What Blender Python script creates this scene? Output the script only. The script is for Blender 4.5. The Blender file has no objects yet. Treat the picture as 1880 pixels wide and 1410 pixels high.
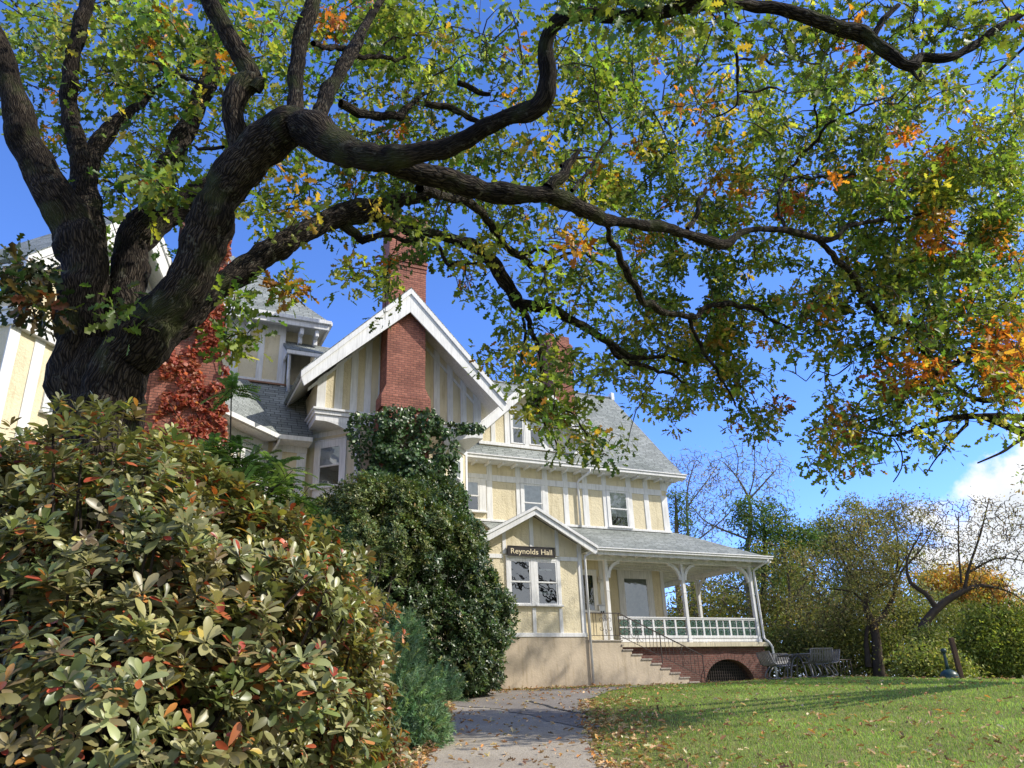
import bpy, math, random
import numpy as np
from mathutils import Vector, Matrix

scene = bpy.context.scene
COL = scene.collection

# ------------------------------------------------------------------ camera
EYE = 1.6
PITCH, ROLL, FPX = math.radians(22.3), math.radians(-2.2), 1430.0
FW = Vector((0, math.cos(PITCH), math.sin(PITCH)))
_rt = Vector((1, 0, 0)); _up = _rt.cross(FW)
RT = _rt * math.cos(ROLL) + _up * math.sin(ROLL)
UP = _up * math.cos(ROLL) - _rt * math.sin(ROLL)
cam_data = bpy.data.cameras.new("camera")
cam = bpy.data.objects.new("camera", cam_data); COL.objects.link(cam)
cam_data.sensor_width = 36.0
cam_data.lens = 36.0 * FPX / 1880.0
cam_data.clip_start = 0.05; cam_data.clip_end = 3000
cam.matrix_world = Matrix(((RT.x, UP.x, -FW.x, 0), (RT.y, UP.y, -FW.y, 0), (RT.z, UP.z, -FW.z, EYE), (0, 0, 0, 1)))
scene.camera = cam

# ------------------------------------------------------------------ sky, sun, exposure
SUN_EL = math.radians(40)
SUN_DIR = Vector((0.992, -0.126, 0)).normalized() * math.cos(SUN_EL) + Vector((0, 0, math.sin(SUN_EL)))
world = bpy.data.worlds.new("World"); scene.world = world; world.use_nodes = True
def build_world():
    nt = world.node_tree; nt.nodes.clear(); N = nt.nodes; L = nt.links
    out = N.new('ShaderNodeOutputWorld'); bg = N.new('ShaderNodeBackground')
    sky = N.new('ShaderNodeTexSky'); sky.sky_type = 'NISHITA'; sky.sun_disc = False
    sky.sun_elevation = SUN_EL; sky.sun_rotation = math.atan2(SUN_DIR.x, SUN_DIR.y)
    sky.altitude = 0; sky.air_density = 1.0; sky.dust_density = 0.0; sky.ozone_density = 6.0
    # cumulus bank low on the right-hand side of the sky, built from the view direction
    tc = N.new('ShaderNodeTexCoord'); sp = N.new('ShaderNodeSeparateXYZ'); L.new(tc.outputs['Generated'], sp.inputs[0])
    az = N.new('ShaderNodeMath'); az.operation = 'ARCTAN2'; L.new(sp.outputs[0], az.inputs[0]); L.new(sp.outputs[1], az.inputs[1])
    el = N.new('ShaderNodeMath'); el.operation = 'ARCSINE'; L.new(sp.outputs[2], el.inputs[0])
    cv = N.new('ShaderNodeCombineXYZ'); L.new(az.outputs[0], cv.inputs[0]); L.new(el.outputs[0], cv.inputs[1])
    n1 = N.new('ShaderNodeTexNoise'); n1.inputs['Scale'].default_value = 9.0; n1.inputs['Detail'].default_value = 9.0; n1.inputs['Roughness'].default_value = 0.58
    L.new(cv.outputs[0], n1.inputs['Vector'])
    def mth(op, x, y=None, z=None):
        n = N.new('ShaderNodeMath'); n.operation = op
        for i, q in enumerate((x, y, z)):
            if q is None: continue
            if hasattr(q, 'links'): L.new(q, n.inputs[i])
            else: n.inputs[i].default_value = q
        return n.outputs[0]
    A = mth('SUBTRACT', mth('MULTIPLY_ADD', az.outputs[0], 0.62, -0.107), el.outputs[0])
    Bd = mth('MULTIPLY_ADD', az.outputs[0], 1.4, -0.66)
    edge = mth('MULTIPLY_ADD', n1.outputs['Fac'], 0.22, -0.11)
    bank = mth('ADD', mth('MINIMUM', A, Bd), edge)
    # loose scraps of cloud above the bank
    n3 = N.new('ShaderNodeTexNoise'); n3.inputs['Scale'].default_value = 5.5; n3.inputs['Detail'].default_value = 9.0; n3.inputs['Roughness'].default_value = 0.62
    mp3 = N.new('ShaderNodeMapping'); mp3.inputs['Location'].default_value = (3.1, 1.7, 0.4); mp3.inputs['Scale'].default_value = (1.0, 1.8, 1.0); L.new(cv.outputs[0], mp3.inputs[0]); L.new(mp3.outputs[0], n3.inputs['Vector'])
    lim = mth('MINIMUM', mth('MULTIPLY', mth('SUBTRACT', az.outputs[0], 0.42), 0.8), mth('MULTIPLY', mth('SUBTRACT', 0.50, el.outputs[0]), 0.5))
    scr = mth('ADD', mth('MULTIPLY_ADD', n3.outputs['Fac'], 0.6, -0.40), mth('MINIMUM', lim, 0.05))
    m5o = mth('MAXIMUM', bank, scr)
    mr = N.new('ShaderNodeMapRange'); mr.interpolation_type = 'SMOOTHSTEP'
    mr.inputs['From Min'].default_value = 0.0; mr.inputs['From Max'].default_value = 0.03
    L.new(m5o, mr.inputs['Value'])
    n2 = N.new('ShaderNodeTexNoise'); n2.inputs['Scale'].default_value = 11.0; n2.inputs['Detail'].default_value = 6.0
    L.new(cv.outputs[0], n2.inputs['Vector'])
    cr = N.new('ShaderNodeValToRGB'); cr.color_ramp.elements[0].position = 0.3; cr.color_ramp.elements[0].color = (4.2, 4.7, 5.4, 1)
    cr.color_ramp.elements[1].position = 0.62; cr.color_ramp.elements[1].color = (6.6, 6.7, 6.9, 1)
    L.new(n2.outputs['Fac'], cr.inputs[0])
    hs = N.new('ShaderNodeHueSaturation'); hs.inputs['Saturation'].default_value = 1.15; hs.inputs['Value'].default_value = 2.42; L.new(sky.outputs[0], hs.inputs['Color'])
    tr = N.new('ShaderNodeValToRGB'); tr.color_ramp.elements[0].position = 0.0; tr.color_ramp.elements[0].color = (0.60, 0.63, 1.02, 1)
    tr.color_ramp.elements[1].position = 0.5; tr.color_ramp.elements[1].color = (0.79, 0.60, 0.72, 1); L.new(el.outputs[0], tr.inputs[0])
    tm_ = N.new('ShaderNodeMix'); tm_.data_type = 'RGBA'; tm_.blend_type = 'MULTIPLY'; tm_.inputs[0].default_value = 1.0; L.new(hs.outputs[0], tm_.inputs[6]); L.new(tr.outputs[0], tm_.inputs[7])
    mx = N.new('ShaderNodeMix'); mx.data_type = 'RGBA'
    L.new(mr.outputs[0], mx.inputs[0]); L.new(tm_.outputs[2], mx.inputs[6]); L.new(cr.outputs[0], mx.inputs[7])
    L.new(mx.outputs[2], bg.inputs['Color']); bg.inputs['Strength'].default_value = 0.15
    L.new(bg.outputs[0], out.inputs[0])
build_world()
sun_data = bpy.data.lights.new("sun", 'SUN'); sun_data.energy = 5.0; sun_data.angle = math.radians(0.5); sun_data.color = (1.0, 0.94, 0.84)
sun = bpy.data.objects.new("sun", sun_data); COL.objects.link(sun)
sun.rotation_euler = SUN_DIR.to_track_quat('Z', 'Y').to_euler(); sun.location = (20, -10, 30)
vs = scene.view_settings
scene.display_settings.display_device = 'sRGB'
vs.view_transform = 'Standard'; vs.look = 'None'; vs.gamma = 1.0; vs.use_curve_mapping = False; vs.exposure = 0.2

# ------------------------------------------------------------------ helpers
UX, UY = math.sin(math.radians(64.2)), math.cos(math.radians(64.2))   # front of the house runs along (UX, UY)
OX, OY = -0.6653, 27.9921
def H2W(u, w, z=0.0):
    return Vector((OX + u * UX - w * UY, OY + u * UY + w * UX, z))
def ray(x, y):
    return FW + RT * ((x - 940) / FPX) - UP * ((y - 705) / FPX)
def at(x, y, d):
    """world point seen at photo pixel x,y whose distance along +Y is d"""
    r = ray(x, y); t = d / r.y
    return Vector((r.x * t, r.y * t, EYE + r.z * t))
def sstep(a, b, x):
    t = min(1, max(0, (x - a) / (b - a))); return t * t * (3 - 2 * t)
def gz(x, y):
    k = 2.2
    d = (25.2 - y) / k
    s = k * (math.log1p(math.exp(d)) if d < 30 else d)
    z = 2.05 - 0.084 * s
    z -= 0.42 * sstep(9.5, 19, x) * sstep(14, 27, y)
    if y > 90: z -= 0.02 * (y - 90)
    if False: z -= 0.16 * (y - 33) * sstep(2, 12, x - 0.0 * y) * (1 if y < 73 else 40.0 / (y - 33))
    z += 0.03 * math.sin(x * 0.7 + 1) * math.sin(y * 0.5)* sstep(1.5,4,abs(x))
    return z
def tag(o, label=None, cat=None, group=None, kind=None):
    if label: o['label'] = label
    if cat: o['category'] = cat
    if group: o['group'] = group
    if kind: o['kind'] = kind
    return o
def empty(name, loc=(0, 0, 0), rz=0.0):
    o = bpy.data.objects.new(name, None); COL.objects.link(o); o.location = loc; o.rotation_euler = (0, 0, rz); o.empty_display_size = 0.2
    return o

class MB:
    """mesh builder: boxes, prisms, bars and tubes gathered into one mesh"""
    def __init__(s, xf=None):
        s.v = []; s.f = []; s.m = []; s.uv = {}; s.xf = xf; s.mi = 0; s.smooth = set()
    def p(s, co):
        co = Vector(co)
        if s.xf is not None: co = s.xf @ co
        s.v.append(tuple(co)); return len(s.v) - 1
    def face(s, cos, mi=None):
        s.f.append([s.p(c) for c in cos]); s.m.append(s.mi if mi is None else mi)
    def idx(s, ids, smooth=False):
        s.f.append(list(ids)); s.m.append(s.mi)
        if smooth: s.smooth.add(len(s.f) - 1)
    def box(s, x0, x1, y0, y1, z0, z1):
        c = [s.p((x, y, z)) for z in (z0, z1) for y in (y0, y1) for x in (x0, x1)]
        for q in ((0, 2, 3, 1), (4, 5, 7, 6), (0, 1, 5, 4), (2, 6, 7, 3), (0, 4, 6, 2), (1, 3, 7, 5)): s.idx([c[i] for i in q])
    def prism(s, poly, y0, y1):
        """poly in (x,z), counter-clockwise seen from -y; extruded y0..y1"""
        n = len(poly)
        a = [s.p((x, y0, z)) for x, z in poly]; b = [s.p((x, y1, z)) for x, z in poly]
        s.idx(a); s.idx(b[::-1])
        for i in range(n): j = (i + 1) % n; s.idx([a[j], a[i], b[i], b[j]])
    def zprism(s, poly, z0, z1):
        n = len(poly)
        a = [s.p((x, y, z0)) for x, y in poly]; b = [s.p((x, y, z1)) for x, y in poly]
        s.idx(a[::-1]); s.idx(b)
        for i in range(n): j = (i + 1) % n; s.idx([a[i], a[j], b[j], b[i]])
    def slab(s, quad, th):
        """quad (4 points, top surface) thickened downwards along its normal"""
        q = [Vector(c) for c in quad]
        n = (q[1] - q[0]).cross(q[2] - q[0]).normalized()
        if n.z < 0: n = -n
        lo = [c - n * th for c in q]
        a = [s.p(c) for c in q]; b = [s.p(c) for c in lo]; k = len(q)
        s.idx(a); s.idx(b[::-1])
        for i in range(k): j = (i + 1) % k; s.idx([a[j], a[i], b[i], b[j]])
    def bar(s, a, b, wd, ht, up=(0, 0, 1)):
        a = Vector(a); b = Vector(b); d = (b - a).normalized(); u = Vector(up)
        sd = d.cross(u)
        if sd.length < 1e-4: sd = d.cross(Vector((0, 1, 0)))
        sd.normalize(); u = sd.cross(d).normalized()
        c = []
        for e in (a, b):
            for (i, j) in ((-1, -1), (1, -1), (1, 1), (-1, 1)): c.append(s.p(e + sd * i * wd / 2 + u * j * ht / 2))
        for q in ((0, 3, 2, 1), (4, 5, 6, 7), (0, 1, 5, 4), (1, 2, 6, 5), (2, 3, 7, 6), (3, 0, 4, 7)): s.idx([c[i] for i in q])
    def tube(s, pts, rad, n=8, cap=True, smooth=True):
        pts = [Vector(p) for p in pts]; m = len(pts)
        if not hasattr(rad, '__len__'): rad = [rad] * m
        t0 = (pts[1] - pts[0]).normalized()
        nn = t0.orthogonal().normalized(); rings = []; ln = 0
        for i in range(m):
            t = (pts[min(i + 1, m - 1)] - pts[max(i - 1, 0)]).normalized()
            nn = (nn - t * nn.dot(t)).normalized(); bb = t.cross(nn)
            rings.append([s.p(pts[i] + (nn * math.cos(2 * math.pi * k / n) + bb * math.sin(2 * math.pi * k / n)) * rad[i]) for k in range(n)])
        for i in range(m - 1):
            for k in range(n): s.idx([rings[i][k], rings[i][(k + 1) % n], rings[i + 1][(k + 1) % n], rings[i + 1][k]], smooth)
        if cap: s.idx(rings[0][::-1]); s.idx(rings[-1])
    def lathe(s, prof, c=(0, 0, 0), n=20):
        rings = [[s.p((c[0] + r * math.cos(2 * math.pi * k / n), c[1] + r * math.sin(2 * math.pi * k / n), c[2] + z)) for k in range(n)] for r, z in prof]
        for i in range(len(prof) - 1):
            for k in range(n): s.idx([rings[i][k], rings[i][(k + 1) % n], rings[i + 1][(k + 1) % n], rings[i + 1][k]], True)
        s.idx(rings[0][::-1]); s.idx(rings[-1])
    def build(s, name, mats, parent=None, bevel=0, split=False):
        if split:
            par = list(range(len(s.v)))
            def find(a):
                while par[a] != a: par[a] = par[par[a]]; a = par[a]
                return a
            for f in s.f:
                for q in f[1:]: par[find(q)] = find(f[0])
            groups = {}
            for i, f in enumerate(s.f): groups.setdefault(find(f[0]), []).append(i)
            o = None
            for fi in groups.values():
                k = MB(); mp = {}
                for i in fi:
                    for v in s.f[i]:
                        if v not in mp: mp[v] = len(k.v); k.v.append(s.v[v])
                    k.f.append([mp[v] for v in s.f[i]]); k.m.append(s.m[i])
                    if i in s.smooth: k.smooth.add(len(k.f) - 1)
                o = k.build(name, mats, parent, bevel)
            return o
        me = bpy.data.meshes.new(name); me.from_pydata(s.v, [], s.f); me.update()
        if not isinstance(mats, (list, tuple)): mats = [mats]
        for m in mats: me.materials.append(m)
        for i, pl in enumerate(me.polygons):
            pl.material_index = min(s.m[i], len(mats) - 1)
            if i in s.smooth: pl.use_smooth = True
        uvl = me.uv_layers.new(name="UVMap").data
        for pl in me.polygons:
            n = pl.normal
            if abs(n.z) > 0.97: fx = lambda c: (c.x, c.y)
            else:
                tx, ty = -n.y, n.x; l = math.hypot(tx, ty); tx /= l; ty /= l; sc = 1 / math.sqrt(max(0.05, 1 - n.z * n.z))
                fx = lambda c, tx=tx, ty=ty, sc=sc: (c.x * tx + c.y * ty, c.z * sc)
            for li in pl.loop_indices: uvl[li].uv = fx(me.vertices[me.loops[li].vertex_index].co)
        o = bpy.data.objects.new(name, me); COL.objects.link(o)
        if parent: o.parent = parent
        if bevel:
            b = o.modifiers.new('bevel', 'BEVEL'); b.width = bevel; b.segments = 1; b.limit_method = 'ANGLE'
        return o

# ------------------------------------------------------------------ materials
def new_mat(name):
    m = bpy.data.materials.new(name); m.use_nodes = True; nt = m.node_tree; nt.nodes.clear()
    out = nt.nodes.new('ShaderNodeOutputMaterial'); b = nt.nodes.new('ShaderNodeBsdfPrincipled'); nt.links.new(b.outputs[0], out.inputs[0])
    return m, nt, b, out
def vary(nt, vec, scale, detail, c0, c1, p0=0.35, p1=0.65, rough=0.6):
    n = nt.nodes.new('ShaderNodeTexNoise'); n.inputs['Scale'].default_value = scale; n.inputs['Detail'].default_value = detail; n.inputs['Roughness'].default_value = rough
    if vec: nt.links.new(vec, n.inputs['Vector'])
    r = nt.nodes.new('ShaderNodeValToRGB'); e = r.color_ramp.elements
    e[0].position = p0; e[0].color = (*c0, 1); e[1].position = p1; e[1].color = (*c1, 1)
    nt.links.new(n.outputs['Fac'], r.inputs[0]); return r.outputs[0], n
def bump(nt, b, h, strength, dist, normal=None):
    bp = nt.nodes.new('ShaderNodeBump'); bp.inputs['Strength'].default_value = strength; bp.inputs['Distance'].default_value = dist
    nt.links.new(h, bp.inputs['Height'])
    if normal: nt.links.new(normal, bp.inputs['Normal'])
    if b: nt.links.new(bp.outputs[0], b.inputs['Normal'])
    return bp.outputs[0]
def mul(nt, a, c, fac=1.0):
    m = nt.nodes.new('ShaderNodeMix'); m.data_type = 'RGBA'; m.blend_type = 'MULTIPLY'; m.inputs[0].default_value = fac
    nt.links.new(a, m.inputs[6]); nt.links.new(c, m.inputs[7]); return m.outputs[2]
def uvn(nt): return nt.nodes.new('ShaderNodeUVMap').outputs[0]
def objn(nt): return nt.nodes.new('ShaderNodeTexCoord').outputs['Object']

def mat_paint(name, col, dirt=0.14, rough=0.55, bs=0.15):
    m, nt, b, _ = new_mat(name); o = objn(nt)
    c, _n = vary(nt, o, 1.3, 6, tuple(x * (1 - dirt) for x in col), col)
    mp = nt.nodes.new('ShaderNodeMapping'); mp.inputs['Scale'].default_value = (9, 9, 0.7); nt.links.new(o, mp.inputs[0])
    c2, _n2 = vary(nt, mp.outputs[0], 2.0, 5, (1 - dirt * 1.6,) * 3, (1, 1, 1), 0.3, 0.55)
    nt.links.new(mul(nt, c, c2), b.inputs['Base Color']); b.inputs['Roughness'].default_value = rough
    n = nt.nodes.new('ShaderNodeTexNoise'); n.inputs['Scale'].default_value = 30; nt.links.new(o, n.inputs['Vector'])
    bump(nt, b, n.outputs['Fac'], bs, 0.004)
    return m
def mat_plain(name, col, rough=0.5, metal=0.0, spec=0.5):
    m, nt, b, _ = new_mat(name); o = objn(nt)
    c, _n = vary(nt, o, 6, 4, tuple(x * 0.8 for x in col), tuple(min(1, x * 1.1) for x in col))
    nt.links.new(c, b.inputs['Base Color']); b.inputs['Roughness'].default_value = rough; b.inputs['Metallic'].default_value = metal
    b.inputs['Specular IOR Level'].default_value = spec
    return m
def mat_stucco(name, col, strength=0.55, dirt=0.14):
    m, nt, b, _ = new_mat(name); o = objn(nt)
    c, _n = vary(nt, o, 0.9, 7, tuple(x * (1 - dirt) for x in col), col)
    mp = nt.nodes.new('ShaderNodeMapping'); mp.inputs['Scale'].default_value = (3, 3, 0.35); nt.links.new(o, mp.inputs[0])
    c2, _ = vary(nt, mp.outputs[0], 2.5, 6, (0.74, 0.71, 0.65), (1, 1, 1), 0.26, 0.48)
    nt.links.new(mul(nt, c, c2), b.inputs['Base Color']); b.inputs['Roughness'].default_value = 0.93
    n = nt.nodes.new('ShaderNodeTexNoise'); n.inputs['Scale'].default_value = 9; n.inputs['Detail'].default_value = 9; n.inputs['Roughness'].default_value = 0.7; n.inputs['Distortion'].default_value = 0.6
    nt.links.new(o, n.inputs['Vector'])
    n0 = bump(nt, None, n.outputs['Fac'], strength, 0.05)
    v = nt.nodes.new('ShaderNodeTexVoronoi'); v.inputs['Scale'].default_value = 16; nt.links.new(o, v.inputs['Vector'])
    bump(nt, b, v.outputs['Distance'], strength * 0.5, 0.02, n0)
    return m
def mat_brick(name, c1, c2, mortar, bw=0.21, bh=0.072, ms=0.008, dirt=0.3):
    m, nt, b, _ = new_mat(name); u = uvn(nt); o = objn(nt)
    br = nt.nodes.new('ShaderNodeTexBrick'); br.inputs['Scale'].default_value = 1.0
    br.inputs['Brick Width'].default_value = bw; br.inputs['Row Height'].default_value = bh; br.inputs['Mortar Size'].default_value = ms; br.inputs['Mortar Smooth'].default_value = 0.3
    br.inputs['Color1'].default_value = (*c1, 1); br.inputs['Color2'].default_value = (*c2, 1); br.inputs['Mortar'].default_value = (*mortar, 1)
    nt.links.new(u, br.inputs['Vector'])
    c, _ = vary(nt, o, 1.1, 8, (1 - dirt,) * 3, (1, 1, 1), 0.3, 0.62)
    c3, _ = vary(nt, o, 7, 4, (0.8, 0.76, 0.74), (1.0, 1.0, 1.0), 0.35, 0.6)
    nt.links.new(mul(nt, mul(nt, br.outputs['Color'], c), c3), b.inputs['Base Color']); b.inputs['Roughness'].default_value = 0.88
    iv = nt.nodes.new('ShaderNodeMath'); iv.operation = 'SUBTRACT'; iv.inputs[0].default_value = 1.0; nt.links.new(br.outputs['Fac'], iv.inputs[1])
    n0 = bump(nt, None, iv.outputs[0], 0.8, 0.012)
    n = nt.nodes.new('ShaderNodeTexNoise'); n.inputs['Scale'].default_value = 40; n.inputs['Detail'].default_value = 4; nt.links.new(o, n.inputs['Vector'])
    bump(nt, b, n.outputs['Fac'], 0.5, 0.006, n0)
    return m
def mat_shingle(name, c1, c2, bh=0.145, bw=0.33):
    m, nt, b, _ = new_mat(name); u = uvn(nt); o = objn(nt)
    nz = nt.nodes.new('ShaderNodeTexNoise'); nz.inputs['Scale'].default_value = 3.0; nt.links.new(u, nz.inputs['Vector'])
    ad = nt.nodes.new('ShaderNodeMix'); ad.data_type = 'RGBA'; ad.blend_type = 'LINEAR_LIGHT'; ad.inputs[0].default_value = 0.02
    nt.links.new(u, ad.inputs[6]); nt.links.new(nz.outputs['Color'], ad.inputs[7])
    br = nt.nodes.new('ShaderNodeTexBrick'); br.inputs['Scale'].default_value = 1.0; br.offset = 0.37; br.squash = 1.6; br.squash_frequency = 3
    br.inputs['Brick Width'].default_value = bw; br.inputs['Row Height'].default_value = bh; br.inputs['Mortar Size'].default_value = 0.012; br.inputs['Mortar Smooth'].default_value = 0.1
    br.inputs['Color1'].default_value = (*c1, 1); br.inputs['Color2'].default_value = (*c2, 1); br.inputs['Mortar'].default_value = tuple(x * 0.35 for x in c1) + (1,)
    nt.links.new(ad.outputs[2], br.inputs['Vector'])
    # row ramp gives each course a raised butt edge
    sp = nt.nodes.new('ShaderNodeSeparateXYZ'); nt.links.new(ad.outputs[2], sp.inputs[0])
    dv = nt.nodes.new('ShaderNodeMath'); dv.operation = 'DIVIDE'; dv.inputs[1].default_value = bh; nt.links.new(sp.outputs[1], dv.inputs[0])
    fr = nt.nodes.new('ShaderNodeMath'); fr.operation = 'FRACT'; nt.links.new(dv.outputs[0], fr.inputs[0])
    iv = nt.nodes.new('ShaderNodeMath'); iv.operation = 'SUBTRACT'; iv.inputs[0].default_value = 1.0; nt.links.new(fr.outputs[0], iv.inputs[1])
    c, _ = vary(nt, o, 0.6, 7, (0.72, 0.74, 0.72), (1, 1, 1), 0.3, 0.62)
    c3, _ = vary(nt, o, 45, 3, (0.7, 0.7, 0.7), (1.15, 1.15, 1.15), 0.3, 0.7)
    nt.links.new(mul(nt, mul(nt, br.outputs['Color'], c), c3), b.inputs['Base Color']); b.inputs['Roughness'].default_value = 0.95
    b.inputs['Specular IOR Level'].default_value = 0.2
    n0 = bump(nt, None, iv.outputs[0], 0.9, 0.03)
    n = nt.nodes.new('ShaderNodeTexNoise'); n.inputs['Scale'].default_value = 60; nt.links.new(o, n.inputs['Vector'])
    bump(nt, b, n.outputs['Fac'], 0.5, 0.01, n0)
    return m
def mat_glass(name, tint=(0.02, 0.025, 0.03), refl=0.55, rough=0.03):
    m, nt, b, out = new_mat(name)
    nt.nodes.remove(b)
    tr = nt.nodes.new('ShaderNodeBsdfTransparent'); tr.inputs[0].default_value = (0.82, 0.86, 0.86, 1)
    gl = nt.nodes.new('ShaderNodeBsdfGlossy'); gl.inputs['Roughness'].default_value = rough; gl.inputs['Color'].default_value = (0.9, 0.95, 1, 1)
    n = nt.nodes.new('ShaderNodeTexNoise'); n.inputs['Scale'].default_value = 1.6; nt.links.new(objn(nt), n.inputs['Vector'])
    bp = nt.nodes.new('ShaderNodeBump'); bp.inputs['Strength'].default_value = 0.25; bp.inputs['Distance'].default_value = 0.05; nt.links.new(n.outputs['Fac'], bp.inputs['Height'])
    nt.links.new(bp.outputs[0], gl.inputs['Normal'])
    fz = nt.nodes.new('ShaderNodeFresnel'); fz.inputs[0].default_value = 1.5
    ma = nt.nodes.new('ShaderNodeMath'); ma.operation = 'MULTIPLY_ADD'; ma.inputs[1].default_value = 1.0; ma.inputs[2].default_value = refl * 0.3; nt.links.new(fz.outputs[0], ma.inputs[0])
    mx = nt.nodes.new('ShaderNodeMixShader'); nt.links.new(ma.outputs[0], mx.inputs[0]); nt.links.new(tr.outputs[0], mx.inputs[1]); nt.links.new(gl.outputs[0], mx.inputs[2])
    nt.links.new(mx.outputs[0], out.inputs[0])
    return m

M = {}
M['yellow'] = mat_stucco('yellow stucco', (0.73, 0.645, 0.455))
M['tan'] = mat_stucco('tan cement render', (0.56, 0.465, 0.345), 0.25, 0.26)
M['white'] = mat_paint('white painted timber', (0.78, 0.78, 0.78))
M['cream'] = mat_paint('cream painted slab', (0.66, 0.58, 0.42), 0.25, 0.7)
M['brick'] = mat_brick('red painted brick', (0.43, 0.17, 0.115), (0.29, 0.105, 0.075), (0.17, 0.08, 0.062), bh=0.082, ms=0.011)
M['dbrick'] = mat_brick('weathered red brick', (0.21, 0.080, 0.060), (0.13, 0.052, 0.042), (0.20, 0.15, 0.125), bh=0.082, ms=0.010)
M['shingle'] = mat_shingle('green grey shingles', (0.24, 0.26, 0.25), (0.36, 0.385, 0.37))
M['glass'] = mat_glass('window glass')
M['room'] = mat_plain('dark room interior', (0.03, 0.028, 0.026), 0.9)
M['blind'] = mat_plain('pale roller blind', (0.58, 0.60, 0.60), 0.9)
M['curtain'] = mat_plain('curtain with green reflection', (0.15, 0.19, 0.17), 0.9)  # green of the reflected trees is put into this curtain colour
M['iron'] = mat_plain('dark wrought iron', (0.035, 0.022, 0.02), 0.55)
M['lattice'] = mat_plain('green lattice', (0.045, 0.115, 0.085), 0.6)
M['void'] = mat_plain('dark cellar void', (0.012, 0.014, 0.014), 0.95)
M['tread'] = mat_paint('concrete tread', (0.42, 0.37, 0.31), 0.3, 0.8)
M['copper'] = mat_plain('rusty flashing', (0.30, 0.16, 0.10), 0.8)
M['blacksign'] = mat_plain('black sign board', (0.018, 0.013, 0.012), 0.35)
M['gold'] = mat_plain('pale gold lettering', (0.72, 0.62, 0.42), 0.5)
M['steel'] = mat_plain('brushed steel', (0.5, 0.5, 0.5), 0.35, 0.9)

# ------------------------------------------------------------------ the house (local axes: x along the front, y inwards, z up)
house = empty('house', (OX, OY, 0), math.radians(90 - 64.2))
tag(house, 'large yellow stucco and white timber house with brick chimneys and a corner porch', 'house')

def window(u0, u1, z0, z1, w=0.0, xf=None, casing=0.12, sill=True, blind=0.5, back='room', split=True, name='window', head=0.14, curtain=None):
    """double hung window; u0..u1, z0..z1 is the sash opening, wall plane at y=w"""
    f = MB(xf)
    f.box(u0 - casing, u0, w - 0.055, w + 0.02, z0 - 0.02, z1 + head)
    f.box(u1, u1 + casing, w - 0.055, w + 0.02, z0 - 0.02, z1 + head)
    f.box(u0, u1, w - 0.052, w + 0.02, z1, z1 + head)
    f.box(u0 - casing - 0.02, u1 + casing + 0.02, w - 0.085, w + 0.02, z1 + head, z1 + head + 0.035)
    if sill: f.box(u0 - casing - 0.03, u1 + casing + 0.03, w - 0.12, w + 0.02, z0 - 0.085, z0 - 0.02)
    fo = f.build(name, M['white'], house, 0.006)
    s = MB(xf); t = 0.05; zm = (z0 + z1) / 2
    def ring(a, b, c, d, y0, y1, tt=t):
        s.box(a, a + tt, y0, y1, c, d); s.box(b - tt, b, y0, y1, c, d)
        s.box(a + tt, b - tt, y0, y1, c, c + tt); s.box(a + tt, b - tt, y0, y1, d - tt, d)
    if split:
        ring(u0, u1, z0 - 0.02, zm + 0.02, w - 0.034, w - 0.012); ring(u0, u1, zm - 0.02, z1, w - 0.046, w - 0.0345)
    else: ring(u0, u1, z0 - 0.02, z1, w - 0.044, w - 0.012)
    s.build('sash', M['white'], fo)
    g = MB(xf)
    if split:
        g.face([(u0 + t, w - 0.024, z0), (u1 - t, w - 0.024, z0), (u1 - t, w - 0.024, zm), (u0 + t, w - 0.024, zm)])
        g.face([(u0 + t, w - 0.040, zm), (u1 - t, w - 0.040, zm), (u1 - t, w - 0.040, z1 - t), (u0 + t, w - 0.040, z1 - t)])
    else: g.face([(u0 + t, w - 0.03, z0), (u1 - t, w - 0.03, z0), (u1 - t, w - 0.03, z1 - t), (u0 + t, w - 0.03, z1 - t)])
    g.build('pane', M['glass'], fo)
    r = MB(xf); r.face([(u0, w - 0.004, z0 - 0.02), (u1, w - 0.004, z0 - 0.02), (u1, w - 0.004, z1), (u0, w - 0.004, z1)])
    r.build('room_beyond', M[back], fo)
    if blind > 0:
        c = MB(xf); zb = z1 - (z1 - z0) * blind
        c.box(u0 + 0.02, u1 - 0.02, w - 0.011, w - 0.008, zb, z1 - 0.01)
        c.build('blind', M[curtain or 'blind'], fo)
    return fo

def strips(name, xs, z0, ztop, w, xf=None, th=0.03, flip=1):
    b = MB(xf)
    for a, c in xs:
        if callable(ztop): b.prism([(a, z0), (c, z0), (c, ztop(c)), (a, ztop(a))], w - th, w + 0.005)
        else: b.box(a, c, w - th, w + 0.005, z0, ztop)
    return b.build(name, M['white'], house, 0.005, split=True)

XI = Matrix.Identity(4)
# ---- entrance bay (wall plane y = 0)
APX, SL = 8.27, 0.535
b = MB()
AX = 1.27
b.prism([(-0.75, 3.8), (3.33, 3.8), (3.33, 6.98), (AX, 8.05), (-0.75, 6.98)], 0.0, 2.9)
b.build('bay_wall', M['yellow'], house)
b = MB(); b.box(-0.75, 3.38, -0.035, 2.9, 1.2, 3.72); b.build('bay_base', M['tan'], house)
b = MB()
b.box(-0.80, 3.36, -0.06, 0.0, 3.72, 3.86)
b.build('skirt_board', M['white'], house, 0.01, split=True)
zr = lambda x: 8.06 - 0.52 * abs(x - AX)
strips('half_timber', [(-0.76, -0.60)], 3.86, 7.05, 0)
strips('half_timber', [(3.16, 3.34)], 3.86, 7.05, 0)
strips('half_timber', [(0.10, 0.24), (2.26, 2.40)], 6.56, zr, 0)
strips('half_timber', [(1.20, 1.36)], 6.86, zr, 0)
strips('half_timber', [(1.19, 1.33), (2.26, 2.40)], 3.86, 4.70, 0)
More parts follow.
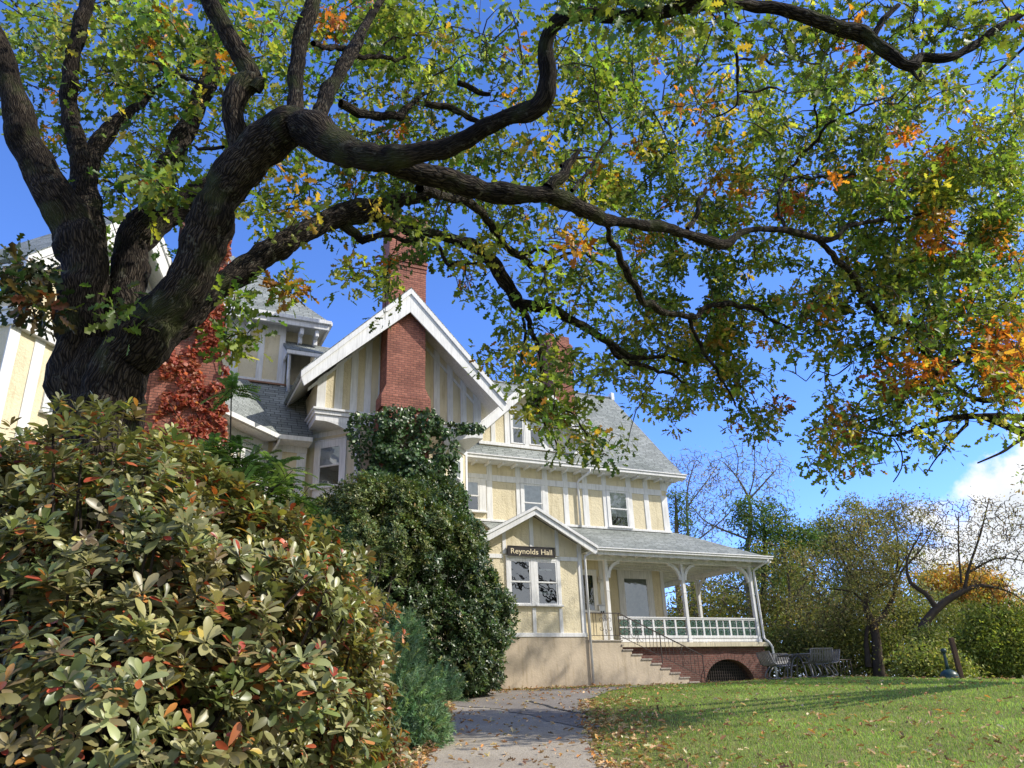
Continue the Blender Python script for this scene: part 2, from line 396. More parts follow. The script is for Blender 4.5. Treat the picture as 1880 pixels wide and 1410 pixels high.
b = MB(); b.box(-0.60, 0.10, -0.028, 0.004, 6.40, 6.55); b.box(2.40, 3.16, -0.028, 0.004, 6.40, 6.55); b.build('half_timber', M['white'], house, 0.005, split=True)
# twin window of the bay
window(0.36, 1.17, 4.84, 6.36, 0.0, casing=0.15, blind=0.0, head=0.12)
window(1.42, 2.24, 4.84, 6.36, 0.0, casing=0.15, blind=0.0, head=0.12)
b = MB()
b.box(1.55, 2.05, 0.0-0.0105, -0.0065, 6.02, 6.08); b.box(1.50, 2.05, -0.0105, -0.0065, 5.20, 5.27)
b.build('window_shelf', M['blind'], house, split=True)
# bay roof
def gable_roof(cx, zap, sl, hw, y0, y1, th=0.12, xf=None, name='roof', side=(-1, 1)):
    b = MB(xf)
    for s_ in side:
        b.slab([(cx, y0, zap), (cx + s_ * hw, y0, zap - sl * hw), (cx + s_ * hw, y1, zap - sl * hw), (cx, y1, zap)], th)
    return b.build(name, M['shingle'], house)
gable_roof(AX, APX, 0.53, 2.52, -0.50, 2.6, 0.10, name='bay_roof')
def rake(cx, zap, sl, hw, y, ht, th, xf=None, name='bargeboard', cap=0.16, ftaper=0.0):
    """pair of sloping boards under the verge; y is the front face"""
    b = MB(xf)
    for s_ in (-1, 1):
        x1 = cx + s_ * hw
        poly = [(cx, zap - ht), (x1 - s_ * 0.10, zap - sl * hw - ht + ftaper), (x1, zap - sl * hw - ht * 0.75 + ftaper), (x1, zap - sl * hw), (cx, zap)]
        if s_ < 0: poly = poly[::-1]
        b.prism(poly, y, y + th)
    o = b.build(name, M['white'], house, 0.006)
    c = MB(xf)
    for s_ in (-1, 1):
        x1 = cx + s_ * (hw + 0.03)
        poly = [(cx, zap - cap), (x1, zap - sl * (hw + 0.03) - cap), (x1, zap - sl * (hw + 0.03) + 0.015), (cx, zap + 0.015)]
        if s_ < 0: poly = poly[::-1]
        c.prism(poly, y - 0.05, y - 0.002)
    c.build('rake_moulding', M['white'], o, 0.006)
    return o
rake(AX, 8.25, 0.53, 2.50, -0.47, 0.30, 0.04, cap=0.10)
b = MB()   # bay soffits
for s_ in (-1, 1):
    b.slab([(AX, -0.43, 8.13), (AX + s_ * 2.48, -0.43, 8.13 - 0.53 * 2.48), (AX + s_ * 2.48, 0.0, 8.13 - 0.53 * 2.48), (AX, 0.0, 8.13)], 0.03)
b.build('soffit', M['white'], house)
b = MB(); b.box(-0.79, -0.75, 0.0, 2.5, 1.2, 6.9); b.build('bay_side', M['tan'], house)
b = MB()   # gutter + downspout at the bay's right corner
b.tube([(3.78, -0.45, 6.92), (3.72, -0.42, 6.80), (3.58, -0.3, 6.68), (3.44, -0.12, 6.60), (3.43, -0.10, 6.45), (3.43, -0.10, 2.10)], 0.045, 10)
b.build('downspout', M['white'], house)

# ---- door side wall, porch
b = MB(); b.box(3.30, 5.42, 2.0, 3.9, 3.4, 7.35); b.build('entrance_wall', M['yellow'], house)
b = MB(); b.box(3.30, 9.75, 3.9, 9.0, 1.0, 7.6); b.build('lower_wall', M['yellow'], house)
b = MB(); b.box(5.27, 5.45, 1.965, 2.03, 3.6, 7.3); b.box(9.6, 9.78, 3.865, 3.95, 3.6, 7.3); b.build('corner_board', M['white'], house, split=True)
window(4.10, 5.00, 4.88, 6.30, 2.0, split=False, blind=0, back='room', name='entrance_window')
b = MB()   # steel spirals standing in for the tree reflection in the entrance window
def spiral(cx, cz, r0, r1, a0, a1, y, n=26): return [(cx + (r0 + (r1 - r0) * i / n) * math.cos(a0 + (a1 - a0) * i / n), y, cz + (r0 + (r1 - r0) * i / n) * math.sin(a0 + (a1 - a0) * i / n) * 1.5) for i in range(n + 1)]
for k in range(3): b.tube(spiral(4.62, 5.55, 0.05 + 0.06 * k, 0.16 + 0.08 * k, 0.8 * k, 5.2 + 0.8 * k, 1.966), 0.010, 5)
b.build('reflection_swirl', M['steel'], house)
window(7.62, 8.88, 4.20, 6.54, 3.9, casing=0.27, head=0.30, split=False, blind=1.0, curtain='curtain', name='picture_window', sill=True)
PF = 3.62   # porch floor
b = MB(); b.box(5.45, 12.62, 0.93, 5.3, PF - 0.19, PF - 0.02); b.box(3.4, 5.45, 0.93, 2.0, PF - 0.19, PF - 0.02); b.build('porch_floor', M['cream'], house, 0.01)
b = MB()   # brick base with an arch opening
n = 24; cx, rx, rz, zb = 10.5, 1.25, 0.98, 1.98
arch = [(cx + rx * math.cos(math.pi * i / n), zb + rz * math.sin(math.pi * i / n)) for i in range(n + 1)]
top = PF - 0.19
for i in range(n):
    (xa, za), (xb, zbb) = arch[i], arch[i + 1]
    b.face([(xb, 1.12, zbb), (xa, 1.12, za), (xa, 1.12, top), (xb, 1.12, top)])
    b.face([(xa, 1.12, za), (xb, 1.12, zbb), (xb, 1.55, zbb), (xa, 1.55, za)])
b.face([(5.3, 1.12, 1.0), (cx - rx, 1.12, 1.0), (cx - rx, 1.12, top), (5.3, 1.12, top)])
b.face([(cx + rx, 1.12, 1.0), (12.5, 1.12, 1.0), (12.5, 1.12, top), (cx + rx, 1.12, top)])
b.face([(cx - rx, 1.12, 1.0), (cx + rx, 1.12, 1.0), (cx + rx, 1.12, zb), (cx - rx, 1.12, zb)])
b.face([(12.5, 1.12, 1.0), (12.5, 5.2, 1.0), (12.5, 5.2, top), (12.5, 1.12, top)])
b.build('porch_base', M['dbrick'], house)
b = MB()   # arch ring of header bricks
for i in range(n):
    a0, a1 = math.pi * i / n, math.pi * (i + 0.92) / n
    q = [(cx + (rx + d) * math.cos(a), zb + (rz + d) * math.sin(a)) for a, d in ((a0, 0.0), (a0, 0.22), (a1, 0.22), (a1, 0.0))]
    b.prism(q[::-1], 1.095, 1.125)
b.build('arch_ring', M['dbrick'], house)
b = MB()
for i in range(22): x = cx - rx + 0.05 + i * 0.114; b.box(x, x + 0.02, 1.35, 1.37, zb, zb + 1.0)
for i in range(9): z = zb + 0.05 + i * 0.114; b.box(cx - rx, cx + rx, 1.372, 1.39, z, z + 0.02)
b.build('arch_grille', M['iron'], house)
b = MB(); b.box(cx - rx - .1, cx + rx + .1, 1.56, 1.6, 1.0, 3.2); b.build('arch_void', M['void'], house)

def post(u, w, kneel, kneer, depth=0, xtop=6.72):
    """turned-square porch post with curved brackets"""
    p = MB(); h = 0.075
    p.box(u - h, u + h, w - h, w + h, PF - 0.02, xtop)
    p.box(u - h - 0.02, u + h + 0.02, w - h - 0.02, w + h + 0.02, PF - 0.02, PF + 0.10)
    p.box(u - h - 0.014, u + h + 0.014, w - h - 0.014, w + h + 0.014, 5.52, 5.56)
    o = p.build('porch_post', M['white'], house, 0.012)
    for s_, on in ((-1, kneel), (1, kneer)):
        if not on: continue
        k = MB(); nn = 10
        for i in range(nn):
            a0, a1 = math.pi / 2 * i / nn, math.pi / 2 * (i + 1) / nn
            q = []
            for a, r in ((a0, 0.62), (a1, 0.62), (a1, 0.50), (a0, 0.50)):
                q.append((u + s_ * (h + 0.60 - r * math.cos(a)), 6.04 + (r + 0.06) * math.sin(a)))
            if s_ < 0: q = q[::-1]
            k.prism(q[::-1], w - 0.045, w + 0.045)
        k.build('post_bracket', M['white'], o, split=True)
    if depth:
        k = MB(XI); nn = 10
        for i in range(nn):
            a0, a1 = math.pi / 2 * i / nn, math.pi / 2 * (i + 1) / nn
            pts = [(h + 0.60 - r * math.cos(a), 6.04 + (r + 0.06) * math.sin(a)) for a, r in ((a0, 0.62), (a1, 0.62), (a1, 0.50), (a0, 0.50))]
            A = [(u - 0.045, w + depth * y, z) for y, z in pts]; B_ = [(u + 0.045, w + depth * y, z) for y, z in pts]
            for q in ([A[0], A[1], A[2], A[3]], [B_[3], B_[2], B_[1], B_[0]], [A[0], B_[0], B_[1], A[1]], [A[2], B_[2], B_[3], A[3]]): k.face(q)
        k.build('post_bracket', M['white'], o, split=True)
    return o
post(5.05, 1.12, 0, 1); post(8.72, 1.12, 1, 1); post(12.30, 1.12, 1, 0, 1); post(12.30, 4.75, 0, 0, -1)
b = MB()   # porch beams
b.box(3.4, 12.42, 1.03, 1.21, 6.70, 6.90); b.box(12.21, 12.39, 1.21, 9.0, 6.70, 6.90)
b.build('porch_beam', M['white'], house, 0.01)
b = MB()   # ceiling of the porch: boards + ribs
b.slab([(3.4, 0.55, 6.93), (12.9, 0.55, 6.93), (12.9, 9.0, 6.93), (3.4, 9.0, 6.93)], 0.02)
for i in range(7): y = 1.7 + i * 0.62; b.box(5.45, 12.2, y, y + 0.09, 6.82, 6.912)
for i in range(16): x = 4.1 + i * 0.58; b.bar((x, 0.52, 6.90), (x, 1.04, 6.86), 0.07, 0.09)
for i in range(10): y = 1.2 + i * 0.6; b.bar((12.38, y, 6.86), (12.92, y, 6.90), 0.07, 0.09)
b.build('porch_ceiling', M['white'], house)
b = MB()   # porch roof: front slope and side slope meeting at a hip
ez, rz_ = 7.03, 8.44
b.slab([(0.6, 0.46, ez), (13.02, 0.46, ez), (10.4, 3.08, rz_), (0.6, 3.08, rz_)], 0.09)
b.slab([(13.02, 0.46, ez), (13.02, 9.5, ez), (10.4, 9.5, rz_), (10.4, 3.08, rz_)], 0.09)
b.slab([(10.4, 3.08, rz_), (10.4, 9.0, rz_), (9.7, 9.0, rz_ + 0.05), (9.7, 3.08, rz_ + 0.05)], 0.06)
b.build('porch_roof', M['shingle'], house)
b = MB()   # gutter
b.box(3.80, 13.06, 0.36, 0.47, 6.94, 7.05); b.box(3.80, 13.09, 0.33, 0.355, 7.02, 7.07); b.box(13.04, 13.14, 0.47, 9.5, 6.94, 7.05)
b.box(3.80, 13.02, 0.47, 0.52, 6.80, 6.96); b.box(12.96, 13.02, 0.52, 9.5, 6.80, 6.96)
b.build('porch_gutter', M['white'], house, 0.012)
b = MB()
b.tube([(12.80, 0.42, 6.94), (12.78, 0.46, 6.84), (12.55, 0.80, 6.66), (12.46, 1.00, 6.55), (12.46, 1.02, 6.40), (12.47, 1.0, 3.75), (12.60, 0.90, 3.60), (12.72, 0.86, 3.40), (12.72, 0.86, 2.05)], 0.05, 10)
b.build('downspout', M['white'], house)

def railing(p0, p1, npan, zt=4.57, zb_=3.80):
    x0, y0 = p0; x1, y1 = p1; L = math.hypot(x1 - x0, y1 - y0)
    xf = Matrix.Translation((x0, y0, 0)) @ Matrix.Rotation(math.atan2(y1 - y0, x1 - x0), 4, 'Z')
    f = MB(xf)
    f.box(0, L, -0.06, 0.06, zt - 0.045, zt); f.box(0, L, -0.04, 0.04, zt - 0.10, zt - 0.045)
    f.box(0, L, -0.05, 0.05, zb_ - 0.03, zb_ + 0.07); f.box(0, L, -0.025, 0.025, zb_ - 0.17, zb_ - 0.03)
    zm = (zt - 0.10 + zb_ + 0.07) / 2
    pw = L / npan; lat = MB(xf)
    for i in range(npan + 1):
        x = i * pw; wd = 0.045 if i % 1 == 0 else 0.03
        if 0 < i < npan: f.box(x - wd, x + wd, -0.035, 0.035, zb_ + 0.07, zt - 0.10)
    f.box(0, L, -0.025, 0.025, zm - 0.02, zm + 0.02)
    for i in range(npan):
        xa, xb = i * pw + 0.045, (i + 1) * pw - 0.045; xm = (xa + xb) / 2
        if pw > 0.55: f.box(xm - 0.02, xm + 0.02, -0.022, 0.022, zb_ + 0.07, zt - 0.10); cells = [(xa, xm - 0.02), (xm + 0.02, xb)]
        else: cells = [(xa, xb)]
        for (ca, cb) in cells:
            for (za, zc) in ((zb_ + 0.07, zm - 0.02), (zm + 0.02, zt - 0.10)):
                for q in (0.0, 0.5):
                    c0, c1, z0, z1 = ca, cb, za, zc; mx_, mz_ = (c0 + c1) / 2, (z0 + z1) / 2
                    s1 = 1 - q * 0.55
                    dx, dz = (c1 - c0) / 2 * s1, (z1 - z0) / 2 * s1
                    pts = [(mx_ - dx, 0, mz_), (mx_, 0, mz_ - dz), (mx_ + dx, 0, mz_), (mx_, 0, mz_ + dz), (mx_ - dx, 0, mz_)]
                    for a, c in zip(pts[:-1], pts[1:]): lat.bar(a, c, 0.024, 0.022, (0, 1, 0))
                lat.bar((ca, 0.008, za), (cb, 0.008, zc), 0.02, 0.02, (0, 1, 0)); lat.bar((ca, 0.012, zc), (cb, 0.012, za), 0.02, 0.02, (0, 1, 0))
                lat.tube([(( ca + cb) / 2 + 0.07 * math.cos(t * 0.785), -0.012, (za + zc) / 2 + 0.07 * math.sin(t * 0.785)) for t in range(9)], 0.012, 4, False)
    o = f.build('porch_railing', M['white'], house, 0.006)
    lat.build('lattice_panel', M['lattice'], o)
railing((5.45, 1.12), (8.64, 1.12), 6); railing((8.80, 1.12), (12.22, 1.12), 5); railing((12.30, 1.2), (12.30, 4.67), 5)
railing((12.30, 4.83), (12.30, 8.9), 5)

# stairs: solid rendered side, concrete treads
b = MB(); tr_ = MB()
ends = [8.03, 7.62, 7.21, 6.80, 6.40, 6.00, 5.59, 5.19, 4.80]; tops = [2.13 + 0.1665 * i for i in range(9)]
prof = [(3.33, 1.2)]; prof += [(8.03, 1.2)]
for i, (e, t) in enumerate(zip(ends, tops)):
    prof += [(e, t - 0.05)]
    prof += [(ends[i + 1] if i < 8 else 4.78, t - 0.05)]
prof += [(4.78, PF - 0.05), (3.33, PF - 0.05)]
pp = []
for q in prof:
    if not pp or (abs(pp[-1][0] - q[0]) > 1e-6 or abs(pp[-1][1] - q[1]) > 1e-6): pp.append(q)
b.prism(pp, -0.02, 0.93)
b.build('stair_flank', M['tan'], house)
for i, (e, t) in enumerate(zip(ends, tops)):
    inner = ends[i + 1] if i < 8 else 4.78
    tr_.box(inner - 0.02, e + 0.045, -0.055, 0.93, t - 0.05, t)
tr_.box(3.36, 4.83, -0.055, 0.93, PF - 0.05, PF)
tr_.build('stair_treads', M['tread'], house, 0.006)
# wrought iron handrail
b = MB(); y = 0.05
zr_ = lambda x: 4.57 - (x - 4.80) * (4.57 - 3.06) / 3.62 if x > 4.8 else 4.57
zl_ = lambda x: 3.76 - (x - 4.80) * (4.57 - 3.06) / 3.62 if x > 4.8 else 3.78
b.bar((3.38, y, 4.57), (4.81, y, 4.57), 0.045, 0.03); b.bar((4.80, y, 4.57), (8.46, y, zr_(8.46)), 0.045, 0.03)
b.bar((3.45, y, 3.78), (4.80, y, 3.78), 0.02, 0.02); b.bar((4.80, y, 3.76), (8.40, y, zl_(8.40)), 0.02, 0.02)
for x in (3.47, 4.78, 6.55, 8.42): b.bar((x, y, zl_(x) - (0.16 if x < 6 else 0.25)), (x, y, zr_(x)), 0.03, 0.03, (1, 0, 0))
for x in (3.56, 3.68, 3.80, 4.60, 5.0, 5.17, 5.9, 6.07, 6.23, 6.39, 6.75, 6.92, 7.10, 7.85, 8.02, 8.2): b.bar((x, y, zl_(x)), (x, y, zr_(x)), 0.014, 0.014, (1, 0, 0))
def scroll(cx, dirx=1):
    zo = (zr_(cx) + zl_(cx)) / 2
    sl = -(4.57 - 3.06) / 3.62 if cx > 4.8 else 0
    P = lambda x, z: (x, y, zo + z + sl * (x - cx))
    for s_ in (-1, 1):
        for v in (-1, 1):
            pts = []
            for i in range(22):
                a = i / 21 * 4.6; r = 0.115 * (1 - i / 21 * 0.75)
                pts.append(P(cx + s_ * (0.19 - r * math.cos(a)), v * (0.14 + r * math.sin(a))))
            b.tube(pts, 0.009, 5)
        b.tube([P(cx + s_ * 0.075, -0.14), P(cx + s_ * 0.05, 0), P(cx + s_ * 0.075, 0.14)], 0.009, 5)
    b.tube([P(cx, -0.39), P(cx, 0.39)], 0.009, 5)
    b.tube([P(cx, 0.16), P(cx + 0.05, 0.26), P(cx, 0.36), P(cx - 0.05, 0.26), P(cx, 0.16)], 0.008, 5); b.tube([P(cx, -0.16), P(cx + 0.05, -0.26), P(cx, -0.36), P(cx - 0.05, -0.26), P(cx, -0.16)], 0.008, 5)
scroll(4.20); scroll(5.53); scroll(7.48)
b.build('stair_handrail', M['iron'], house)

# ---- main wing, wall y = 3
b = MB(); b.box(-1.3, 9.78, 3.0, 12.4, 7.2, 11.2); b.build('upper_wall', M['yellow'], house)
b = MB(); b.prism([(3.0, 11.2), (12.4, 11.2), (7.7, 16.35)], -9.76, -9.60)
o = b.build('end_gable', M['yellow'], house); o.rotation_euler = (0, 0, 0)
for v in o.data.vertices: v.co = Vector((-v.co.y - 0.0, v.co.x, v.co.z))
ups = [(0.86, 1.10), (2.17, 2.41), (3.43, 3.67), (4.40, 4.65), (5.38, 5.63), (6.37, 6.60), (7.63, 7.89), (8.55, 8.79)]
strips('half_timber', ups + [(9.50, 9.80)], 10.34, 10.98, 3.0)
b = MB(); b.box(0.0, 9.52, 2.964, 3.004, 10.10, 10.36); b.build('half_timber', M['white'], house, 0.005, split=True)
strips('half_timber', [(0.84, 1.10), (2.18, 2.36), (3.52, 3.67), (4.41, 4.65), (5.36, 5.64), (6.37, 6.55), (7.74, 7.90), (8.53, 8.78), (9.48, 9.80)], 8.50, 10.10, 3.0)
b = MB(); b.box(-0.6, 9.84, 2.93, 3.0, 8.40, 8.50); b.box(9.78, 9.84, 3.0, 9, 8.40, 8.5); b.build('skirt_board', M['white'], house, 0.01, split=True)
window(-0.12, 0.50, 8.82, 10.02, 3.0, casing=0.30, blind=0.5)
window(2.50, 3.38, 8.52, 10.08, 3.0, casing=0.13, blind=1.0, head=0.03)
window(6.68, 7.60, 8.56, 10.10, 3.0, casing=0.13, blind=0.72, curtain='blind', head=0.03)
# main roof
MS = 1.095
b = MB()
b.slab([(-2.5, 2.42, 10.98), (10.46, 2.42, 10.98), (10.46, 7.7, 16.72), (-2.5, 7.7, 16.72)], 0.14)
b.slab([(-9.0, 13.0, 10.9), (10.46, 13.0, 10.9), (10.46, 7.7, 16.72), (-9.0, 7.7, 16.72)], 0.14)
b.slab([(-9.0, 5.5, 14.33), (-2.5, 5.5, 14.33), (-2.5, 7.7, 16.72), (-9.0, 7.7, 16.72)], 0.14)
b.build('main_roof', M['shingle'], house)
b = MB(); b.box(-9.0, 10.40, 7.62, 7.78, 16.70, 16.76); b.build('ridge_cap', M['shingle'], house)
b = MB(); b.box(10.30, 10.52, 7.55, 7.85, 16.55, 17.0); b.build('ridge_finial', M['white'], house, 0.03)
b = MB()
b.box(-1.4, 10.52, 2.32, 2.44, 10.82, 10.99); b.box(-1.4, 10.55, 2.28, 2.318, 10.95, 11.01)
b.box(-1.4, 10.44, 2.44, 3.0, 10.80, 10.84)
b.build('main_gutter', M['white'], house, 0.012)
b = MB()   # verge board along the right-hand roof edge
b.slab([(10.38, 2.40, 10.86), (10.47, 2.40, 10.86), (10.47, 7.7, 16.58), (10.38, 7.7, 16.58)], 0.22)
b.build('verge_board', M['white'], house)
b = MB()   # rafter tails
for i in range(18):
    x = -0.4 + i * 0.6
    if x < 10.4: b.bar((x, 2.46, 10.76), (x, 3.02, 10.74), 0.09, 0.10)
b.build('rafter_tails', M['white'], house)
b = MB(XI)   # curved bracket at the wing's right corner
for i in range(10):
    a0, a1 = math.pi / 2 * i / 10, math.pi / 2 * (i + 1) / 10
    q = [(9.78 + 0.66 * (1 - math.cos(a)) , 10.0 + 0.80 * math.sin(a)) for a in (a0, a1)]
    b.prism([(9.78, q[0][1]), q[0], q[1], (9.78, q[1][1])], 2.99, 3.12)
b.build('corner_bracket', M['white'], house)
b = MB(); b.tube([(5.46, 2.36, 10.84), (5.46, 2.40, 10.72), (5.22, 2.75, 10.50), (5.13, 2.90, 10.38), (5.12, 2.91, 10.2), (5.12, 2.91, 8.42)], 0.05, 10); b.build('downspout', M['white'], house)

# ---- dormer (front y = 3)
DX = 2.98
dz = lambda x: 14.72 - 0.90 * abs(x - DX)
b = MB(); b.prism([(0.60, 11.5), (5.30, 11.5), (5.30, 12.55), (DX, 14.55), (0.60, 12.55)], 3.02, 6.6); b.build('dormer_wall', M['yellow'], house)
strips('half_timber', [(0.58, 0.72), (1.12, 1.32), (3.98, 4.16), (4.60, 4.78), (5.18, 5.32)], 11.75, lambda x: dz(x) - 0.2, 3.02)
strips('half_timber', [(1.76, 2.02), (3.56, 3.84)], 11.75, 13.62, 3.02)
b = MB(); b.box(1.70, 3.90, 2.975, 3.03, 13.36, 13.62); b.box(2.68, 2.88, 2.965, 3.03, 11.8, 13.37); b.box(0.55, 5.34, 2.95, 3.0, 11.66, 11.80); b.build('half_timber', M['white'], house, 0.005, split=True)
window(2.10, 2.64, 11.86, 13.22, 3.02, casing=0.08, blind=0.5, head=0.10, sill=False)
window(2.93, 3.48, 11.88, 13.24, 3.02, casing=0.08, blind=0.5, head=0.10, sill=False)
gable_roof(DX, 14.86, 0.90, 2.72, 2.38, 6.4, 0.12, name='dormer_roof')
rake(DX, 14.82, 0.90, 2.68, 2.42, 0.52, 0.05, cap=0.14)
b = MB(XI)
for s_ in (-1, 1):
    b.slab([(DX, 2.46, 14.64), (DX + s_ * 2.66, 2.46, 14.64 - 0.9 * 2.66), (DX + s_ * 2.66, 3.02, 14.64 - 0.9 * 2.66), (DX, 3.02, 14.64)], 0.03)
b.build('soffit', M['white'], house)
b = MB(XI)
for i in range(8):   # curved bracket under the dormer's right foot
    a0, a1 = math.pi / 2 * i / 8, math.pi / 2 * (i + 1) / 8
    q = [(2.99 - 0.5 * (1 - math.cos(a)), 11.75 + 0.55 * math.sin(a)) for a in (a0, a1)]
    for x0, x1 in ((5.30, 5.42),): b.face([(x0, q[0][0], q[0][1]), (x0, q[1][0], q[1][1]), (x1, q[1][0], q[1][1]), (x1, q[0][0], q[0][1])]); b.face([(x1, 2.99, q[0][1]), (x1, 2.99, q[1][1]), (x1, q[1][0], q[1][1]), (x1, q[0][0], q[0][1])]); b.face([(x0, 2.99, q[0][1]), (x0, 2.99, q[1][1]), (x0, q[1][0], q[1][1]), (x0, q[0][0], q[0][1])])
b.build('corner_bracket', M['white'], house)

# ---- chimneys
def chimney(name, x0, x1, y0, y1, z0, z1, bands, mat='brick', cap=True):
    b = MB()
    b.box(x0, x1, y0, y1, z0, z1)
    for za, zb_, e in bands: b.box(x0 - e, x1 + e, y0 - e, y1 + e, za, zb_)
    return b.build(name, M[mat], house, 0.006)
chimney('chimney', 4.55, 5.62, 3.5, 4.9, 11.6, 17.3, [(16.05, 16.17, 0.04), (16.23, 16.35, 0.06), (16.41, 17.0, 0.09), (17.06, 17.22, 0.05)])
b = MB(); b.box(4.35, 4.8, 3.6, 4.3, 17.25, 17.75); b.box(5.0, 5.6, 3.6, 4.6, 17.28, 17.7); b.build('chimney_top', M['brick'], house, 0.01)
# chimney on the front of the big gable
o = chimney('chimney', -4.93, -3.56, -2.1, -1.3, 11.55, 18.4, [(16.10, 16.20, 0.02), (16.26, 16.36, 0.035), (16.42, 16.53, 0.05), (16.6, 18.4, 0.03)])
b = MB()
b.box(-5.10, -3.38, -2.16, -1.5, 10.78, 11.20)
b.face([(-5.10, -2.16, 11.20), (-3.38, -2.16, 11.20), (-3.55, -2.10, 11.60), (-4.93, -2.10, 11.60)])
b.face([(-5.10, -2.16, 11.20), (-4.93, -2.10, 11.60), (-4.93, -1.5, 11.60), (-5.10, -1.5, 11.20)])
b.face([(-3.38, -2.16, 11.20), (-3.38, -1.5, 11.20), (-3.55, -1.5, 11.60), (-3.55, -2.10, 11.60)])
b.box(-5.06, -3.42, -2.13, -1.2, 1.2, 10.70); b.box(-5.02, -3.46, -2.10, -1.3, 10.70, 10.78)
b.build('chimney_base', M['brick'], house, 0.008)
# ivy-clad chimney at the left
chimney('chimney', -11.75, -10.35, -3.4, -2.2, 11.3, 16.2, [(15.3, 15.4, 0.04), (15.5, 15.7, 0.08)], mat='dbrick')
b = MB()
b.zprism([(-11.95, -3.5), (-10.15, -3.5), (-10.15, -2.0), (-11.95, -2.0)], 1.2, 10.9)
b.face([(-11.95, -3.5, 10.9), (-10.15, -3.5, 10.9), (-10.36, -3.4, 11.5), (-11.74, -3.4, 11.5)])
b.face([(-11.95, -2.0, 10.9), (-11.95, -3.5, 10.9), (-11.74, -3.4, 11.5), (-11.74, -2.2, 11.5)])
b.face([(-10.15, -3.5, 10.9), (-10.15, -2.0, 10.9), (-10.36, -2.2, 11.5), (-10.36, -3.4, 11.5)])
b.prism([(-12.7, 1.2), (-11.93, 1.2), (-11.93, 10.9), (-12.15, 10.2), (-12.5, 9.0), (-12.7, 8.2)], -3.45, -2.1)
b.build('chimney_base', M['brick'], house)

# ---- big gables: one over the front bay, its twin on the angled left wing
def big_gable(xf, strip_l, strip_r, lower='bay', ap=15.22, ov=0.74, rx=0.0, rd=6.5):
    sl = 1.035
    xr = xf @ Matrix.Translation((rx, 0, 0))
    wz = lambda x: ap - 0.35 - sl * abs(x)
    b = MB(xf); b.prism([(-2.95, 10.6), (2.95, 10.6), (2.95, wz(2.95)), (0, wz(0)), (-2.95, wz(2.95))], 0, 5.5 if rd > 3 else 0.5); b.build('gable_wall', M['yellow'], house)
    strips('half_timber', strip_l + strip_r, 10.66, lambda x: wz(x) + 0.05, 0.0, xf, 0.035)
    for s_ in (-1, 1):
        b = MB(xr)
        b.slab([(0, -ov - 0.04, ap + 0.06), (s_ * 3.58, -ov - 0.04, ap + 0.06 - sl * 3.58), (s_ * 3.58, rd, ap + 0.06 - sl * 3.58), (0, rd * (1.15 if rd > 3 else 0.35), ap + 0.06)], 0.10)
        b.build('gable_roof', M['shingle'], house)
    rake(0, ap, sl, 3.54, -ov, 0.90, 0.06, xr, cap=0.20, ftaper=0.42)
    b = MB(xr)   # soffit boards and the second, inner moulding
    for s_ in (-1, 1):
        b.slab([(0, -ov + 0.06, ap - 0.16), (s_ * 3.5, -ov + 0.06, ap - 0.16 - sl * 3.5), (s_ * 3.5, min(rd, 6.0), ap - 0.16 - sl * 3.5), (0, min(rd * (1 if rd > 3 else 0.35), 6.0), ap - 0.16)], 0.04)
        poly = [(0, ap - 0.62), (s_ * 3.1, ap - 0.62 - sl * 3.1), (s_ * 3.1, ap - 0.5 - sl * 3.1), (0, ap - 0.5)]
        b.prism(poly if s_ > 0 else poly[::-1], -0.05, 0.004)
        b.bar((s_ * 3.45, -ov + 0.04, 11.42), (s_ * 3.45, 5.5, 11.42), 0.16, 0.10)
    b.build('soffit', M['white'], house)
    b = MB(xf)   # ledge with mouldings returning along both sides
    b.box(-3.08, 3.08, -0.24, 5.0, 10.56, 10.64); b.box(-3.02, 3.02, -0.18, 5.0, 10.42, 10.56); b.box(-2.97, 2.97, -0.13, 5.0, 10.20, 10.42)
    b.build('ledge', M['white'], house, 0.008)
    if lower == 'bay':
        poly = [(-3.0, 1.55), (-1.45, -0.05), (1.45, -0.05), (3.0, 1.55), (3.0, 4.6), (-3.0, 4.6)]
        b = MB(xf); b.zprism(poly, 1.0, 10.22); b.build('bay_wall', M['yellow'], house)
        for s_ in (-1, 1):
            ang = math.atan2(1.6, 1.55) * s_
            x2 = Matrix.Translation((s_ * 2.225, 0.75, 0)) @ Matrix.Rotation(ang, 4, 'Z')
            if s_ < 0: pass
            X2 = xf @ x2
            window(-0.42, 0.42, 8.28, 9.66, 0.0, X2, casing=0.20, blind=0.48, head=0.2)
            bb = MB(X2)
            bb.box(-1.13, -0.95, -0.035, 0.0, 5.0, 10.2); bb.box(0.95, 1.13, -0.035, 0.0, 5.0, 10.2); bb.box(-0.95, 0.95, -0.03, 0.0, 10.02, 10.2)
            bb.box(-0.62, 0.62, -0.03, 0.0, 5.2, 8.2)
            bb.build('half_timber', M['white'], house, 0.005, split=True)
            bb = MB(xf)   # scrolled bracket under the overhanging corner
            for i in range(9):
                a0, a1 = math.pi / 2 * i / 9, math.pi / 2 * (i + 1) / 9
                f0 = lambda a: (1.50 + 1.40 * (1 - math.cos(a)), 9.30 + 0.92 * math.sin(a))
                (xa, za), (xb, zc) = f0(a0), f0(a1)
                q = [(s_ * 1.48, za), (s_ * xa, za), (s_ * xb, zc), (s_ * 1.48, zc)]
                bb.prism(q if s_ > 0 else q[::-1], -0.13, -0.02)
            bb.build('bracket', M['white'], house, 0.006, split=True)
    else:
        b = MB(xf); b.box(-2.9, 2.9, 0.02, 5.0, 1.0, 10.25); b.build('wing_wall', M['yellow'], house)
XB = Matrix.Translation((-4.05, -1.1, 0.17))
